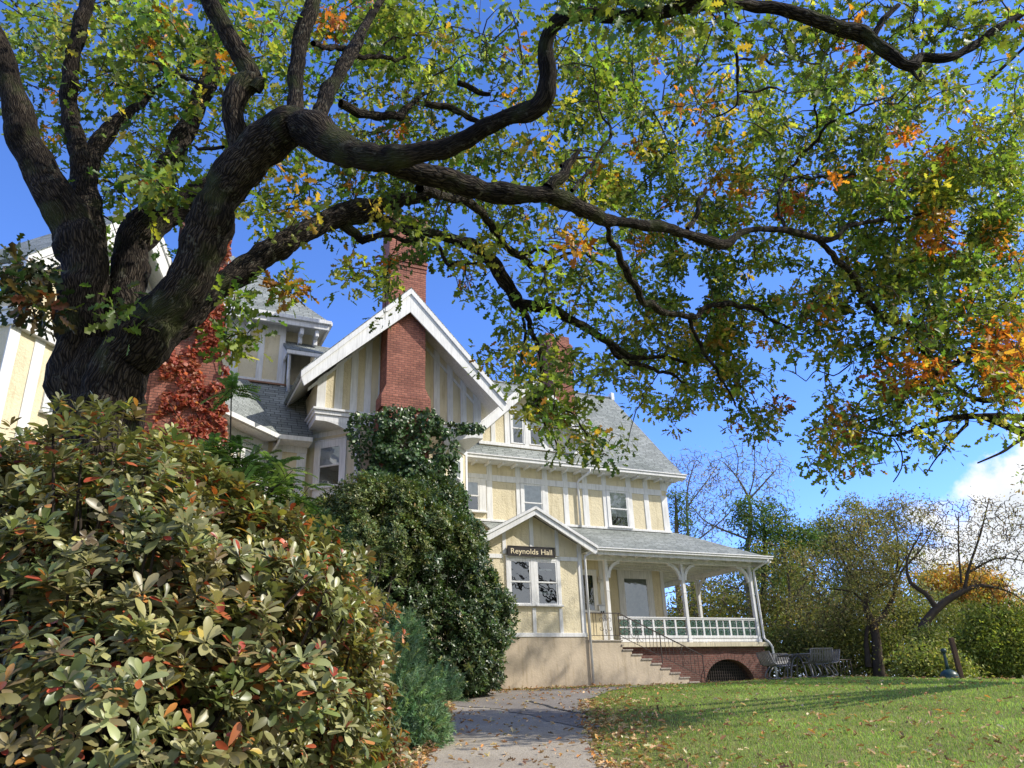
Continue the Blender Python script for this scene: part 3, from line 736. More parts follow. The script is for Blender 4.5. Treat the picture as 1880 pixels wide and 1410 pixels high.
big_gable(XB, [(-2.95, -2.66), (-2.36, -2.10), (-1.84, -1.60), (-1.36, -1.13), (-0.88, -0.68)], [(1.14, 1.37), (1.66, 1.87), (2.17, 2.39), (2.66, 2.95)], ap=15.05, ov=1.24, rx=-0.15)
XL = Matrix.Translation((-13.20, -3.62, 0)) @ Matrix.Rotation(math.radians(50.9), 4, 'Z')
big_gable(XL, [(-2.95, -2.6)], [(2.6, 2.95)], lower='wing', rd=2.6)
window(-0.72, -0.08, 11.15, 12.95, 0.0, XL, casing=0.14, blind=0.55, head=0.12); window(0.14, 0.78, 11.15, 12.95, 0.0, XL, casing=0.14, blind=0.55, head=0.12)
b = MB(XL); b.box(-1.3, 1.3, -0.10, 0.0, 13.12, 13.26); b.prism([(-1.2, 13.26), (1.2, 13.26), (0, 14.4)], -0.04, 0.0); b.build('half_timber', M['white'], house, split=True)
strips('half_timber', [(-2.92, -2.62), (-2.18, -1.88), (2.55, 2.9), (0.15, 0.45), (1.1, 1.4)], 3.0, 10.2, 0.02, XL)
window(-1.45, -0.75, 8.55, 10.12, 0.02, XL, casing=0.18, blind=0.45, head=0.08)
window(1.55, 2.3, 8.55, 10.0, 0.02, XL, casing=0.15, blind=0.45)
b = MB(XL); b.box(-2.95, 2.95, -0.12, 0.02, 7.2, 7.45); b.build('ledge', M['white'], house)
b = MB(XL); b.box(-2.95, 2.95, -0.06, 0.02, 1.0, 6.9); b.build('wing_base', M['dbrick'], house)

# ---- left middle part: recessed bay walls, lower roof, tower
b = MB()
cant = [(-11.3, -3.0), (-8.3, 0.0), (-7.0, 0.0), (-7.0, 6.0), (-11.3, 6.0)]
b.zprism(cant, 1.0, 9.9); b.build('recess_wall', M['yellow'], house)
b = MB()
b.box(-8.12, -7.80, -0.03, 0.0, 3.0, 9.72); b.box(-7.32, -7.02, -0.03, 0.0, 3.0, 9.72); b.box(-8.12, -7.0, -0.05, 0.0, 9.58, 9.86)
b.build('half_timber', M['white'], house, 0.005, split=True)
XA = Matrix.Translation((-8.3, 0.0, 0)) @ Matrix.Rotation(math.radians(45), 4, 'Z')
window(-1.15, -0.42, 7.8, 9.35, 0.0, XA, casing=0.16, blind=0.45)
b = MB(XA); b.box(-4.2, 0.0, -0.05, 0.0, 9.58, 9.86); b.box(-0.22, 0.0, -0.035, 0.0, 3.0, 9.6); b.box(-1.6, -1.4, -0.035, 0, 3, 9.6); b.box(-2.6, -2.35, -0.035, 0, 3, 9.6); b.build('half_timber', M['white'], house, 0.005, split=True)
b = MB()   # lower roof over the recess
b.slab([(-8.05, -0.55, 9.95), (-6.9, -0.55, 9.95), (-6.9, 1.55, 12.62), (-8.9, 1.55, 12.62)], 0.10)
b.slab([(-11.2, -3.65, 9.95), (-8.05, -0.55, 9.95), (-8.9, 1.55, 12.62), (-12.0, 1.55, 12.62)], 0.10)
b.build('lower_roof', M['shingle'], house)
b = MB()
b.box(-8.05, -6.95, -0.64, -0.55, 9.82, 9.97); b.box(-8.0, -6.95, -0.55, 0.0, 9.80, 9.86)
b.build('gutter', M['white'], house)
b = MB(XA); b.box(-4.4, 0.0, -0.64, -0.55, 9.82, 9.97); b.box(-4.4, -0.2, -0.55, 0.0, 9.80, 9.86); b.build('gutter', M['white'], house)
b = MB(); b.tube([(-8.0, -0.58, 9.84), (-8.02, -0.50, 9.70), (-8.18, -0.16, 9.40), (-8.22, -0.08, 9.2), (-8.22, -0.06, 3.0)], 0.045, 8); b.build('downspout', M['white'], house)
# tower
b = MB(); b.box(-12.6, -7.8, 1.5, 7.5, 10.5, 15.0); b.box(-7.8, -6.75, 1.9, 7.5, 10.5, 15.0); b.build('tower_wall', M['yellow'], house)
b = MB()
b.box(-10.4, -7.78, 1.465, 1.505, 14.5, 15.0); b.box(-12.0, -7.78, 1.45, 1.505, 12.55, 12.68)
for a, c in ((-9.62, -9.34), (-8.72, -8.50), (-7.98, -7.78), (-10.5, -10.25)): b.box(a, c, 1.465, 1.505, 12.68, 14.5)
b.build('half_timber', M['white'], house, 0.005, split=True)
b = MB(); b.box(-9.4, -7.6, 1.38, 1.47, 12.50, 12.56); b.build('flashing', M['copper'], house)
b = MB()
b.slab([(-13.2, 0.9, 15.06), (-6.30, 0.9, 15.06), (-9.75, 4.4, 19.2)], 0.10)
b.slab([(-6.30, 0.9, 15.06), (-6.30, 8.0, 15.06), (-9.75, 4.4, 19.2)], 0.10)
b.slab([(-13.2, 8.0, 15.06), (-13.2, 0.9, 15.06), (-9.75, 4.4, 19.2)], 0.10)
b.build('tower_roof', M['shingle'], house)
b = MB(); b.box(-13.2, -6.26, 0.80, 0.90, 14.93, 15.08); b.box(-6.30, -6.20, 0.90, 8.0, 14.93, 15.08); b.box(-13.2, -6.30, 0.90, 8.0, 14.90, 14.95)
b.box(-13.2, -6.32, 0.90, 0.97, 14.72, 14.93); b.box(-6.38, -6.31, 0.97, 8.0, 14.72, 14.93)
b.build('tower_gutter', M['white'], house, 0.01)
b = MB()
for x in (-9.2, -7.35, -6.8): b.box(x, x + 0.14, 1.0, 1.5, 14.45, 14.72); b.box(x, x + 0.14, 1.25, 1.5, 14.2, 14.45)
b.build('bracket', M['white'], house, 0.02, split=True)
# little shed-roofed projection tucked against the tower
b = MB(); b.slab([(-7.85, 0.45, 13.55), (-5.2, 0.45, 13.55), (-5.2, 1.9, 14.5), (-7.85, 1.9, 14.5)], 0.10); b.build('shed_roof', M['shingle'], house)
b = MB()
b.prism([(0.50, 13.44), (1.9, 13.44), (1.9, 14.40)], -7.82, -7.76)
o = b.build('shed_side', M['white'], house)
for v in o.data.vertices: v.co = Vector((v.co.y, v.co.x, v.co.z))
b = MB(); b.box(-7.84, -5.2, 0.46, 0.54, 13.38, 13.52); b.box(-7.84, -7.70, 1.42, 1.5, 12.4, 14.0); b.build('shed_fascia', M['white'], house, 0.01)
b = MB()
pts = [(-7.55, 1.45, 12.1), (-7.60, 1.15, 12.35), (-7.66, 0.95, 12.65), (-7.66, 0.98, 12.9), (-7.68, 0.85, 13.15), (-7.72, 0.62, 13.4)]
b.tube(pts, 0.06, 8); b.build('scroll_bracket', M['white'], house)

# ------------------------------------------------------------------ vegetation tools
from mathutils import noise as mnoise
rng = np.random.default_rng(7); random.seed(7)

def mat_leaf(name, trans=0.45, rough=0.45, spec=0.4, tcol=(1.25, 1.3, 0.55)):
    m, nt, b, out = new_mat(name)
    a = nt.nodes.new('ShaderNodeAttribute'); a.attribute_name = 'col'
    nt.links.new(a.outputs['Color'], b.inputs['Base Color']); b.inputs['Roughness'].default_value = rough; b.inputs['Specular IOR Level'].default_value = spec
    t = nt.nodes.new('ShaderNodeBsdfTranslucent')
    mm = nt.nodes.new('ShaderNodeMix'); mm.data_type = 'RGBA'; mm.blend_type = 'MULTIPLY'; mm.inputs[0].default_value = 1.0; mm.inputs[7].default_value = (*tcol, 1)
    nt.links.new(a.outputs['Color'], mm.inputs[6]); nt.links.new(mm.outputs[2], t.inputs[0])
    mx = nt.nodes.new('ShaderNodeMixShader'); mx.inputs[0].default_value = trans
    nt.links.new(b.outputs[0], mx.inputs[1]); nt.links.new(t.outputs[0], mx.inputs[2]); nt.links.new(mx.outputs[0], out.inputs[0])
    return m
M['leaf'] = mat_leaf('oak leaf', 0.55, 0.45)
M['leaf_thick'] = mat_leaf('leathery leaf', 0.22, 0.38, 0.5)
M['leaf_far'] = mat_leaf('distant leaf', 0.4, 0.6, 0.2)
M['needle'] = mat_leaf('needle spray', 0.25, 0.7, 0.15)
M['litter'] = mat_leaf('dry fallen leaf', 0.2, 0.75, 0.15)
M['grass'] = mat_leaf('grass blade', 0.45, 0.6, 0.2)

T_OAK = (np.array([(0, 0, 0), (1, 0, -.08), (.2, .18, .04), (.32, .09, .01), (.52, .33, .06), (.62, .13, .0), (.84, .24, .0), (.2, -.18, .04), (.32, -.09, .01), (.52, -.33, .06), (.62, -.13, .0), (.84, -.24, .0)], float),
         [(0, 1, 6, 5, 4, 3, 2), (0, 7, 8, 9, 10, 11, 1)])
T_OAKN = (np.array([(0, 0, 0), (.5, 0, .02), (1, 0, -.1)] + [(x, s * y, z) for s in (1, -1) for x, y, z in ((.12, .03, .0), (.22, .17, .04), (.30, .06, .01), (.42, .29, .07), (.50, .09, .01), (.66, .31, .03), (.70, .10, -.02), (.86, .19, -.04), (.92, .05, -.07))], float),
          [(0, 1, 7, 6, 5, 4, 3), (1, 2, 11, 10, 9, 8, 7), (1, 0, 12, 13, 14, 15, 16), (2, 1, 16, 17, 18, 19, 20)])
T_LANCE = (np.array([(0, 0, 0), (.35, 0, .02), (.7, 0, .0), (1, 0, -.08), (.2, .13, .05), (.55, .19, .05), (.85, .11, -.02), (.2, -.13, .05), (.55, -.19, .05), (.85, -.11, -.02)], float),
           [(0, 1, 4), (1, 2, 5, 4), (2, 3, 6, 5), (0, 7, 1), (1, 7, 8, 2), (2, 8, 9, 3)])
T_RHODO = (np.array([(0, 0, 0), (.35, 0, .0), (.72, 0, -.01), (1, 0, -.07), (.16, .07, .02), (.48, .165, .05), (.74, .19, .03), (.93, .11, -.03), (.16, -.07, .02), (.48, -.165, .05), (.74, -.19, .03), (.93, -.11, -.03)], float),
           [(0, 1, 5, 4), (1, 2, 6, 5), (2, 3, 7, 6), (0, 8, 9, 1), (1, 9, 10, 2), (2, 10, 11, 3)])
T_SIMPLE = (np.array([(0, 0, 0), (.5, .22, .06), (1, 0, -.05), (.5, -.22, .06)], float), [(0, 2, 1), (0, 3, 2)])
T_ROUND = (np.array([(0, 0, 0), (.25, .3, .03), (.6, .42, .05), (1, 0, -.06), (.6, -.42, .05), (.25, -.3, .03)], float), [(0, 3, 2, 1), (0, 5, 4, 3)])
T_BLADE = (np.array([(0, .5, 0), (0, -.5, 0), (.6, .3, .06), (.6, -.3, .06), (1, 0, .2)], float) * np.array((1, .1, 1)), [(0, 1, 3, 2), (2, 3, 4)])
T_NEEDLE = (np.array([(0, .05, 0), (0, -.05, 0), (1, 0, 0)], float), [(0, 1, 2)])

def fast_mesh(name, V, loops, starts, totals, mat, cols=None, uvs=None, parent=None, smooth=False):
    me = bpy.data.meshes.new(name)
    me.vertices.add(len(V)); me.vertices.foreach_set('co', np.asarray(V, np.float32).ravel())
    me.loops.add(len(loops)); me.loops.foreach_set('vertex_index', np.asarray(loops, np.int32))
    me.polygons.add(len(starts)); me.polygons.foreach_set('loop_start', np.asarray(starts, np.int32))
    try: me.polygons.foreach_set('loop_total', np.asarray(totals, np.int32))
    except Exception: pass
    if smooth: me.polygons.foreach_set('use_smooth', np.ones(len(starts), bool))
    me.update(calc_edges=True)
    if cols is not None:
        ca = me.color_attributes.new('col', 'FLOAT_COLOR', 'POINT')
        c4 = np.ones((len(V), 4), np.float32); c4[:, :3] = cols; ca.data.foreach_set('color', c4.ravel())
    if uvs is not None:
        ul = me.uv_layers.new(name='UVMap'); ul.data.foreach_set('uv', np.asarray(uvs, np.float32).ravel())
    me.materials.append(mat)
    o = bpy.data.objects.new(name, me); COL.objects.link(o)
    if parent: o.parent = parent
    return o
def norm(a): return a / np.maximum(np.linalg.norm(a, axis=-1, keepdims=True), 1e-9)
def frames(X, Nn):
    """rotation matrices with x axis X and z axis close to Nn"""
    X = norm(X); Y = norm(np.cross(Nn, X)); Z = np.cross(X, Y)
    return np.stack([X, Y, Z], axis=-1)
def scatter(name, tmpl, P, R, S, C, mat, parent=None):
    tv, tf = tmpl; n = len(P); k = len(tv)
    S = np.asarray(S, float)
    if S.ndim == 1: S = np.repeat(S[:, None], 3, 1)
    V = np.einsum('nij,nkj->nki', R, tv[None] * S[:, None, :]) + P[:, None, :]
    lo = np.concatenate([np.array(f) for f in tf]); tot = np.array([len(f) for f in tf])
    loops = (lo[None] + (np.arange(n) * k)[:, None]).ravel()
    totals = np.tile(tot, n); starts = np.concatenate([[0], np.cumsum(totals)[:-1]])
    return fast_mesh(name, V.reshape(-1, 3), loops, starts, totals, mat, np.repeat(C, k, 0), parent=parent)
def rdir(n):
    return norm(rng.normal(size=(n, 3)))
def palette(n, cols, wts, jit=0.18):
    cols = np.array(cols); i = rng.choice(len(cols), n, p=np.array(wts) / sum(wts))
    return np.clip(cols[i] * (1 + rng.normal(size=(n, 1)) * jit) * (1 + rng.normal(size=(n, 3)) * 0.06), 0.004, 0.9)

def catmull(pts, rad, step):
    P = [np.array(p, float) for p in pts]; out = []; ro = []
    P = [2 * P[0] - P[1]] + P + [2 * P[-1] - P[-2]]; R_ = [rad[0]] + list(rad) + [rad[-1]]
    for i in range(1, len(P) - 2):
        L = np.linalg.norm(P[i + 1] - P[i]); m = max(2, int(L / step))
        for j in range(m):
            t = j / m; a, b_, c, d = P[i - 1], P[i], P[i + 1], P[i + 2]
            out.append(0.5 * ((2 * b_) + (-a + c) * t + (2 * a - 5 * b_ + 4 * c - d) * t * t + (-a + 3 * b_ - 3 * c + d) * t ** 3))
            ro.append(R_[i] * (1 - t) + R_[i + 1] * t)
    out.append(P[-2]); ro.append(R_[-2]); return out, ro
class Tubes:
    def __init__(s): s.V = []; s.F = []; s.U = []
    def add(s, pts, rad, n, rough=0.0, freq=3.0):
        m = len(pts); P = np.array(pts); t = np.gradient(P, axis=0); t = norm(t)
        nn = np.cross(t[0], (0.3, 0.5, 0.81)); nn /= np.linalg.norm(nn)
        base = len(s.V); ln = 0
        for i in range(m):
            nn = nn - t[i] * nn.dot(t[i]); nn /= np.linalg.norm(nn); bb = np.cross(t[i], nn)
            if i: ln += np.linalg.norm(P[i] - P[i - 1])
            for k in range(n):
                a = 2 * math.pi * k / n; d = nn * math.cos(a) + bb * math.sin(a); r = rad[i]
                if rough:
                    q = Vector(P[i] + d * rad[i])
                    r *= 1 + rough * mnoise.noise(q * freq) + rough * 0.5 * mnoise.noise(q * freq * 3.1)
                s.V.append(P[i] + d * r)
        circ = 2 * math.pi * max(rad)
        for i in range(m - 1):
            v0, v1 = None, None
            for k in range(n):
                k2 = (k + 1) % n
                s.F.append((base + i * n + k, base + i * n + k2, base + (i + 1) * n + k2, base + (i + 1) * n + k))
                u0, u1 = k / n * circ, (k + 1) / n * circ; w0 = i; w1 = i + 1
                s.U.append((u0, w0, u1, w0, u1, w1, u0, w1))
        # turn ring index into length
        L = np.concatenate([[0], np.cumsum(np.linalg.norm(np.diff(P, axis=0), axis=1))])
        for j in range(len(s.U) - (m - 1) * n, len(s.U)):
            u = list(s.U[j]); u[1] = L[int(u[1])]; u[3] = L[int(u[3])]; u[5] = L[int(u[5])]; u[7] = L[int(u[7])]; s.U[j] = u
        if n > 4:
            s.F.append(tuple(base + (m - 1) * n + k for k in range(n))); s.U.append([0.0] * (2 * n))
    def build(s, name, mat, parent=None):
        tot = [len(f) for f in s.F]; loops = [i for f in s.F for i in f]; starts = np.concatenate([[0], np.cumsum(tot)[:-1]])
        uv = [x for u in s.U for x in u]
        return fast_mesh(name, np.array(s.V), loops, starts, tot, mat, uvs=uv, parent=parent, smooth=True)

def mat_bark(name, c0, c1, moss=0.3, ridge=1.0, sc=1.0):
    m, nt, b, _ = new_mat(name); u = uvn(nt); o = objn(nt)
    dn = nt.nodes.new('ShaderNodeTexNoise'); dn.inputs['Scale'].default_value = 5 * sc; dn.inputs['Detail'].default_value = 3; nt.links.new(o, dn.inputs['Vector'])
    ad = nt.nodes.new('ShaderNodeMix'); ad.data_type = 'RGBA'; ad.blend_type = 'LINEAR_LIGHT'; ad.inputs[0].default_value = 0.05
    nt.links.new(u, ad.inputs[6]); nt.links.new(dn.outputs['Color'], ad.inputs[7])
    mp = nt.nodes.new('ShaderNodeMapping'); mp.inputs['Scale'].default_value = (30 * sc, 6.5 * sc, 1); nt.links.new(ad.outputs[2], mp.inputs[0])
    v = nt.nodes.new('ShaderNodeTexVoronoi'); v.feature = 'DISTANCE_TO_EDGE'; v.inputs['Scale'].default_value = 1.0; v.inputs['Randomness'].default_value = 1.0; nt.links.new(mp.outputs[0], v.inputs['Vector'])
    rr = nt.nodes.new('ShaderNodeMapRange'); rr.inputs['From Max'].default_value = 0.28; nt.links.new(v.outputs['Distance'], rr.inputs['Value'])
    n = nt.nodes.new('ShaderNodeTexNoise'); n.inputs['Scale'].default_value = 1.6; n.inputs['Detail'].default_value = 8; n.inputs['Roughness'].default_value = 0.7; nt.links.new(mp.outputs[0], n.inputs['Vector'])
    mm = nt.nodes.new('ShaderNodeMath'); mm.operation = 'MULTIPLY'; nt.links.new(rr.outputs[0], mm.inputs[0]); nt.links.new(n.outputs['Fac'], mm.inputs[1])
    cr = nt.nodes.new('ShaderNodeValToRGB'); e = cr.color_ramp.elements; e[0].position = 0.05; e[0].color = (*c0, 1); e[1].position = 0.55; e[1].color = (*c1, 1); nt.links.new(mm.outputs[0], cr.inputs[0])
    c2, _ = vary(nt, o, 1.4, 6, (0.35, 0.34, 0.33), (1.25, 1.22, 1.18), 0.35, 0.62)
    base = mul(nt, cr.outputs[0], c2)
    mn = nt.nodes.new('ShaderNodeTexNoise'); mn.inputs['Scale'].default_value = 2.3; mn.inputs['Detail'].default_value = 8; nt.links.new(o, mn.inputs['Vector'])
    mrp = nt.nodes.new('ShaderNodeMapRange'); mrp.inputs['From Min'].default_value = 0.55; mrp.inputs['From Max'].default_value = 0.68; mrp.inputs['To Max'].default_value = moss; nt.links.new(mn.outputs['Fac'], mrp.inputs['Value'])
    mx = nt.nodes.new('ShaderNodeMix'); mx.data_type = 'RGBA'; nt.links.new(mrp.outputs[0], mx.inputs[0]); nt.links.new(base, mx.inputs[6]); mx.inputs[7].default_value = (0.07, 0.085, 0.03, 1)
    ln = nt.nodes.new('ShaderNodeTexNoise'); ln.inputs['Scale'].default_value = 9.0; ln.inputs['Detail'].default_value = 9; ln.inputs['Roughness'].default_value = 0.65; nt.links.new(o, ln.inputs['Vector'])
    lr = nt.nodes.new('ShaderNodeMapRange'); lr.inputs['From Min'].default_value = 0.58; lr.inputs['From Max'].default_value = 0.66; lr.inputs['To Max'].default_value = 0.42; nt.links.new(ln.outputs['Fac'], lr.inputs['Value'])
    lx = nt.nodes.new('ShaderNodeMix'); lx.data_type = 'RGBA'; nt.links.new(lr.outputs[0], lx.inputs[0]); nt.links.new(mx.outputs[2], lx.inputs[6]); lx.inputs[7].default_value = (0.20, 0.195, 0.15, 1)
    nt.links.new(lx.outputs[2], b.inputs['Base Color']); b.inputs['Roughness'].default_value = 0.95; b.inputs['Specular IOR Level'].default_value = 0.15
    bump(nt, b, mm.outputs[0], 1.0 * ridge, 0.05 * ridge)
    return m
M['bark'] = mat_bark('ridged oak bark', (0.007, 0.005, 0.004), (0.088, 0.071, 0.055), 0.5)
M['twig'] = mat_plain('twig bark', (0.055, 0.042, 0.032), 0.9, 0, 0.15)
M['bark_far'] = mat_plain('distant grey bark', (0.13, 0.11, 0.09), 0.95, 0, 0.1)
M['bark_mid'] = mat_plain('orchard bark', (0.07, 0.055, 0.043), 0.95, 0, 0.1)
M['bark_dark'] = mat_plain('dark wet bark', (0.035, 0.028, 0.022), 0.95, 0, 0.1)

# ------------------------------------------------------------------ the big oak
oak = empty('oak_tree', tuple(at(175, 1000, 8.0)[:2]) + (gz(*at(175, 1000, 8.0)[:2]),))
tag(oak, 'huge spreading oak whose dark ridged limbs arch over the lawn and frame the house', 'tree')
OAK_NODES = []
def limb(path, name='limb', n=20, rough=0.16, sx=1.0, keep=True, tubes=None, store=None):
    """path of (px, py, depth, width_px)"""
    if path[0][2] > 6.9: path = [(x, y, d * (1 + 0.00040 * max(0, x - 1000) * min(1, max(0, (y - 200) / 100))), w) for x, y, d, w in path]
    pts = [at(x, y, d) for x, y, d, w in path]; rad = [w * 0.5 * d / FPX * sx * 0.93 for x, y, d, w in path]
    P, R_ = catmull(pts, rad, max(0.05, min(rad) * 0.8))
    thick = max(rad) > 0.09
    for i in range(len(P)):
        q = Vector(P[i]); e = min(1.0, i / 6, (len(P) - 1 - i) / 4 + 0.2); am = (0.10 * R_[i] + 0.012) if thick else 0.05
        f1 = 2.2 if thick else 2.6
        P[i] = P[i] + e * am * (np.array(mnoise.noise_vector(q * f1)) * 1.6 + np.array(mnoise.noise_vector(q * f1 * 3.3)) * 0.5)
        R_[i] = R_[i] * (0.93 + 0.20 * mnoise.noise(q * 1.9 + Vector((7, 3, 1))) + 0.12 * mnoise.noise(q * 6.0))
    store = OAK_NODES if store is None else store
    if keep:
        for i in range(0, len(P), 2): store.append(P[i])
    if tubes is not None: tubes.add(P, R_, 6); return
    T = Tubes(); inv = np.array(oak.location)
    T.add([p - inv for p in P], R_, n, rough, 4.0)
    return T.build(name, M['bark'], oak)
limb([(160, 1230, 8.0, 300), (168, 1050, 8.0, 215), (172, 900, 8.0, 178), (178, 780, 8.0, 176), (185, 700, 8.0, 185), (190, 640, 8.0, 130)], 'trunk', 32, 0.22)
limb([(160, 860, 8.0, 130), (155, 720, 8.0, 140), (150, 600, 7.95, 118), (148, 500, 7.9, 108), (140, 430, 7.9, 105), (105, 370, 7.8, 92), (65, 300, 7.7, 84), (35, 220, 7.6, 80), (15, 140, 7.5, 72), (-30, 40, 7.3, 60), (-80, -80, 7, 50)])
limb([(160, 640, 8.1, 80), (160, 520, 8.1, 84), (160, 420, 8.15, 80), (152, 330, 8.2, 60), (140, 260, 8.2, 50), (125, 190, 8.3, 42), (132, 110, 8.3, 40), (150, 40, 8.3, 36), (170, -30, 8.3, 32)])
limb([(158, 330, 8.25, 55), (172, 280, 8.5, 48), (200, 240, 8.7, 44), (232, 212, 8.9, 30), (260, 190, 9.2, 18), (300, 150, 9.6, 10)], n=14)
limb([(215, 700, 8.2, 120), (232, 600, 8.3, 98), (236, 520, 8.4, 88), (250, 440, 8.5, 86), (285, 395, 8.6, 84), (340, 372, 8.8, 62), (400, 330, 9.2, 40)])
limb([(262, 430, 8.6, 60), (290, 340, 8.9, 60), (322, 275, 9.2, 54), (360, 205, 9.5, 50), (385, 130, 9.8, 42), (400, 40, 10.2, 34), (420, -40, 10.5, 28)])
limb([(170, 860, 7.9, 130), (215, 700, 7.8, 135), (270, 615, 7.7, 118), (330, 545, 7.6, 108), (368, 470, 7.55, 106), (390, 400, 7.5, 112), (425, 325, 7.4, 112), (480, 270, 7.3, 104), (540, 232, 7.2, 104), (585, 250, 7.1, 98), (640, 280, 7.0, 84), (720, 290, 6.9, 66), (800, 275, 6.8, 56), (870, 248, 6.7, 52), (940, 215, 6.55, 46), (992, 190, 6.4, 52), (1005, 150, 6.3, 44), (1002, 95, 6.2, 42), (1018, 45, 6.05, 46), (1060, 25, 5.9, 42), (1130, 30, 5.75, 38), (1200, 25, 5.6, 36), (1290, -10, 5.4, 32), (1360, -60, 5.2, 28)], n=26)
limb([(425, 320, 7.45, 60), (438, 260, 7.45, 56), (430, 205, 7.4, 58), (440, 160, 7.4, 62), (462, 140, 7.4, 58), (438, 100, 7.3, 54), (410, 50, 7.2, 52), (378, -10, 7.1, 50), (350, -70, 7, 46)])
limb([(468, 165, 7.38, 30), (478, 152, 7.36, 26), (486, 148, 7.35, 12)], n=12)
limb([(538, 240, 7.25, 66), (542, 180, 7.3, 44), (546, 120, 7.35, 44), (556, 60, 7.4, 46), (578, 0, 7.45, 40), (600, -60, 7.5, 34)])
limb([(575, 240, 7.25, 50), (592, 195, 7.5, 40), (612, 150, 7.8, 40), (640, 105, 8.1, 38), (668, 55, 8.5, 26), (700, 0, 9.0, 18), (730, -50, 9.4, 12)])
limb([(670, 290, 7.1, 60), (740, 305, 7.3, 56), (800, 325, 7.5, 54), (870, 345, 7.7, 54), (940, 358, 7.9, 50), (1010, 360, 8.1, 48), (1070, 385, 8.3, 40), (1110, 405, 8.5, 32), (1160, 408, 8.7, 30), (1220, 418, 8.9, 28), (1280, 436, 9.1, 24), (1330, 447, 9.3, 24), (1362, 425, 9.4, 17), (1420, 420, 9.6, 14), (1462, 428, 9.7, 18), (1520, 440, 9.9, 15), (1560, 415, 10, 12), (1610, 405, 10.2, 10), (1680, 395, 10.5, 8), (1760, 370, 10.8, 6)], n=18)
limb([(1005, 345, 8.0, 34), (1030, 312, 8.0, 26), (1052, 292, 8.0, 18), (1064, 276, 8.0, 8)], n=12, rough=0.3)
limb([(1030, 305, 8.0, 12), (1062, 285, 8.05, 8), (1085, 288, 8.1, 4)], n=8)
limb([(300, 625, 8.2, 60), (345, 580, 8.4, 62), (395, 530, 8.7, 62), (450, 490, 9.0, 66), (510, 455, 9.3, 62), (570, 420, 9.6, 56), (620, 398, 9.9, 52), (680, 378, 10.2, 46), (740, 368, 10.6, 38), (790, 358, 11, 26), (830, 345, 11.3, 18)])
limb([(640, 405, 10.0, 22), (690, 400, 10.2, 26), (740, 420, 10.5, 24), (800, 432, 10.8, 24), (850, 445, 11.1, 30), (895, 470, 11.4, 32), (925, 510, 11.6, 34), (950, 555, 11.8, 34), (975, 562, 11.9, 26), (1020, 572, 12.1, 24), (1055, 592, 12.3, 22), (1090, 612, 12.5, 20), (1120, 630, 12.7, 16), (1160, 655, 13, 12), (1210, 655, 13.3, 9), (1260, 665, 13.6, 6)], n=14)
limb([(628, 410, 10, 26), (655, 430, 10.1, 20), (668, 442, 10.15, 18), (690, 432, 10.2, 16), (720, 430, 10.3, 14), (760, 440, 10.5, 11), (800, 455, 10.6, 10), (818, 485, 10.7, 9), (850, 482, 10.8, 8), (890, 480, 11, 5)], n=10)
limb([(770, 345, 8.2, 26), (820, 360, 9.0, 24), (880, 385, 10, 22), (905, 430, 10.6, 20), (940, 465, 11, 17), (975, 485, 11.2, 15), (1000, 490, 11.3, 13), (1040, 465, 11.5, 8), (1090, 475, 11.8, 7), (1130, 500, 12, 5)], n=10)
limb([(950, 465, 11.1, 10), (985, 465, 11.3, 9), (1020, 460, 11.5, 8), (1060, 450, 11.8, 7), (1095, 460, 12, 7), (1120, 470, 12.2, 6), (1128, 455, 12.3, 4)], n=8)
limb([(1115, 415, 8.8, 16), (1130, 450, 9.2, 16), (1150, 500, 9.7, 18), (1180, 550, 10.2, 16), (1220, 575, 10.6, 15), (1265, 580, 11, 14), (1310, 562, 11.3, 13), (1360, 562, 11.6, 12), (1400, 575, 11.9, 9), (1440, 600, 12.2, 6), (1490, 615, 12.5, 4)], n=10)
limb([(1500, 435, 9.9, 14), (1530, 470, 10.2, 15), (1562, 500, 10.5, 16), (1590, 550, 10.9, 16), (1625, 585, 11.3, 14), (1680, 600, 11.8, 11), (1740, 625, 12.3, 9), (1810, 630, 12.8, 6)], n=10)
limb([(1262, 420, 9.0, 13), (1278, 395, 9.1, 12), (1290, 365, 9.2, 8), (1310, 340, 9.4, 4)], n=8)
limb([(1440, 332, 10.4, 9), (1450, 305, 10.5, 9), (1490, 265, 10.7, 8), (1530, 225, 11, 7), (1580, 198, 11.3, 6), (1640, 175, 11.6, 4)], n=8)
limb([(1445, 425, 9.7, 8), (1430, 380, 9.9, 8), (1440, 335, 10.3, 8), (1500, 325, 10.5, 6), (1570, 322, 10.8, 5)], n=8)
limb([(1500, 235, 10.8, 5), (1500, 190, 10.9, 6), (1515, 150, 11, 5), (1530, 90, 11.2, 4)], n=8)
limb([(1355, 165, 9.6, 7), (1350, 120, 9.3, 9), (1338, 70, 9.0, 10), (1330, 20, 8.8, 12), (1320, -40, 8.5, 14)], n=8)
limb([(1355, 168, 9.6, 6), (1385, 165, 9.7, 7), (1425, 162, 9.8, 7)], n=8)
limb([(1355, 110, 9.4, 6), (1390, 108, 9.6, 8), (1430, 115, 9.9, 7), (1480, 103, 10.2, 6), (1520, 100, 10.5, 4)], n=8)
limb([(1355, 165, 9.6, 6), (1350, 195, 9.7, 5), (1310, 215, 9.9, 4)], n=8)
limb([(1050, 350, 8.2, 11), (1080, 320, 8.5, 10), (1100, 280, 8.8, 8), (1118, 240, 9.0, 6), (1100, 205, 9.1, 5), (1090, 120, 9.2, 4)], n=8)
limb([(950, 555, 11.75, 18), (970, 590, 11.8, 12), (985, 625, 11.85, 11), (995, 670, 11.9, 9), (990, 700, 11.9, 9), (985, 735, 11.95, 7), (1000, 770, 12, 5), (1022, 820, 12, 3)], n=8)
limb([(955, 560, 11.8, 8), (962, 600, 11.75, 7), (962, 640, 11.7, 6), (955, 670, 11.7, 4)], n=8)
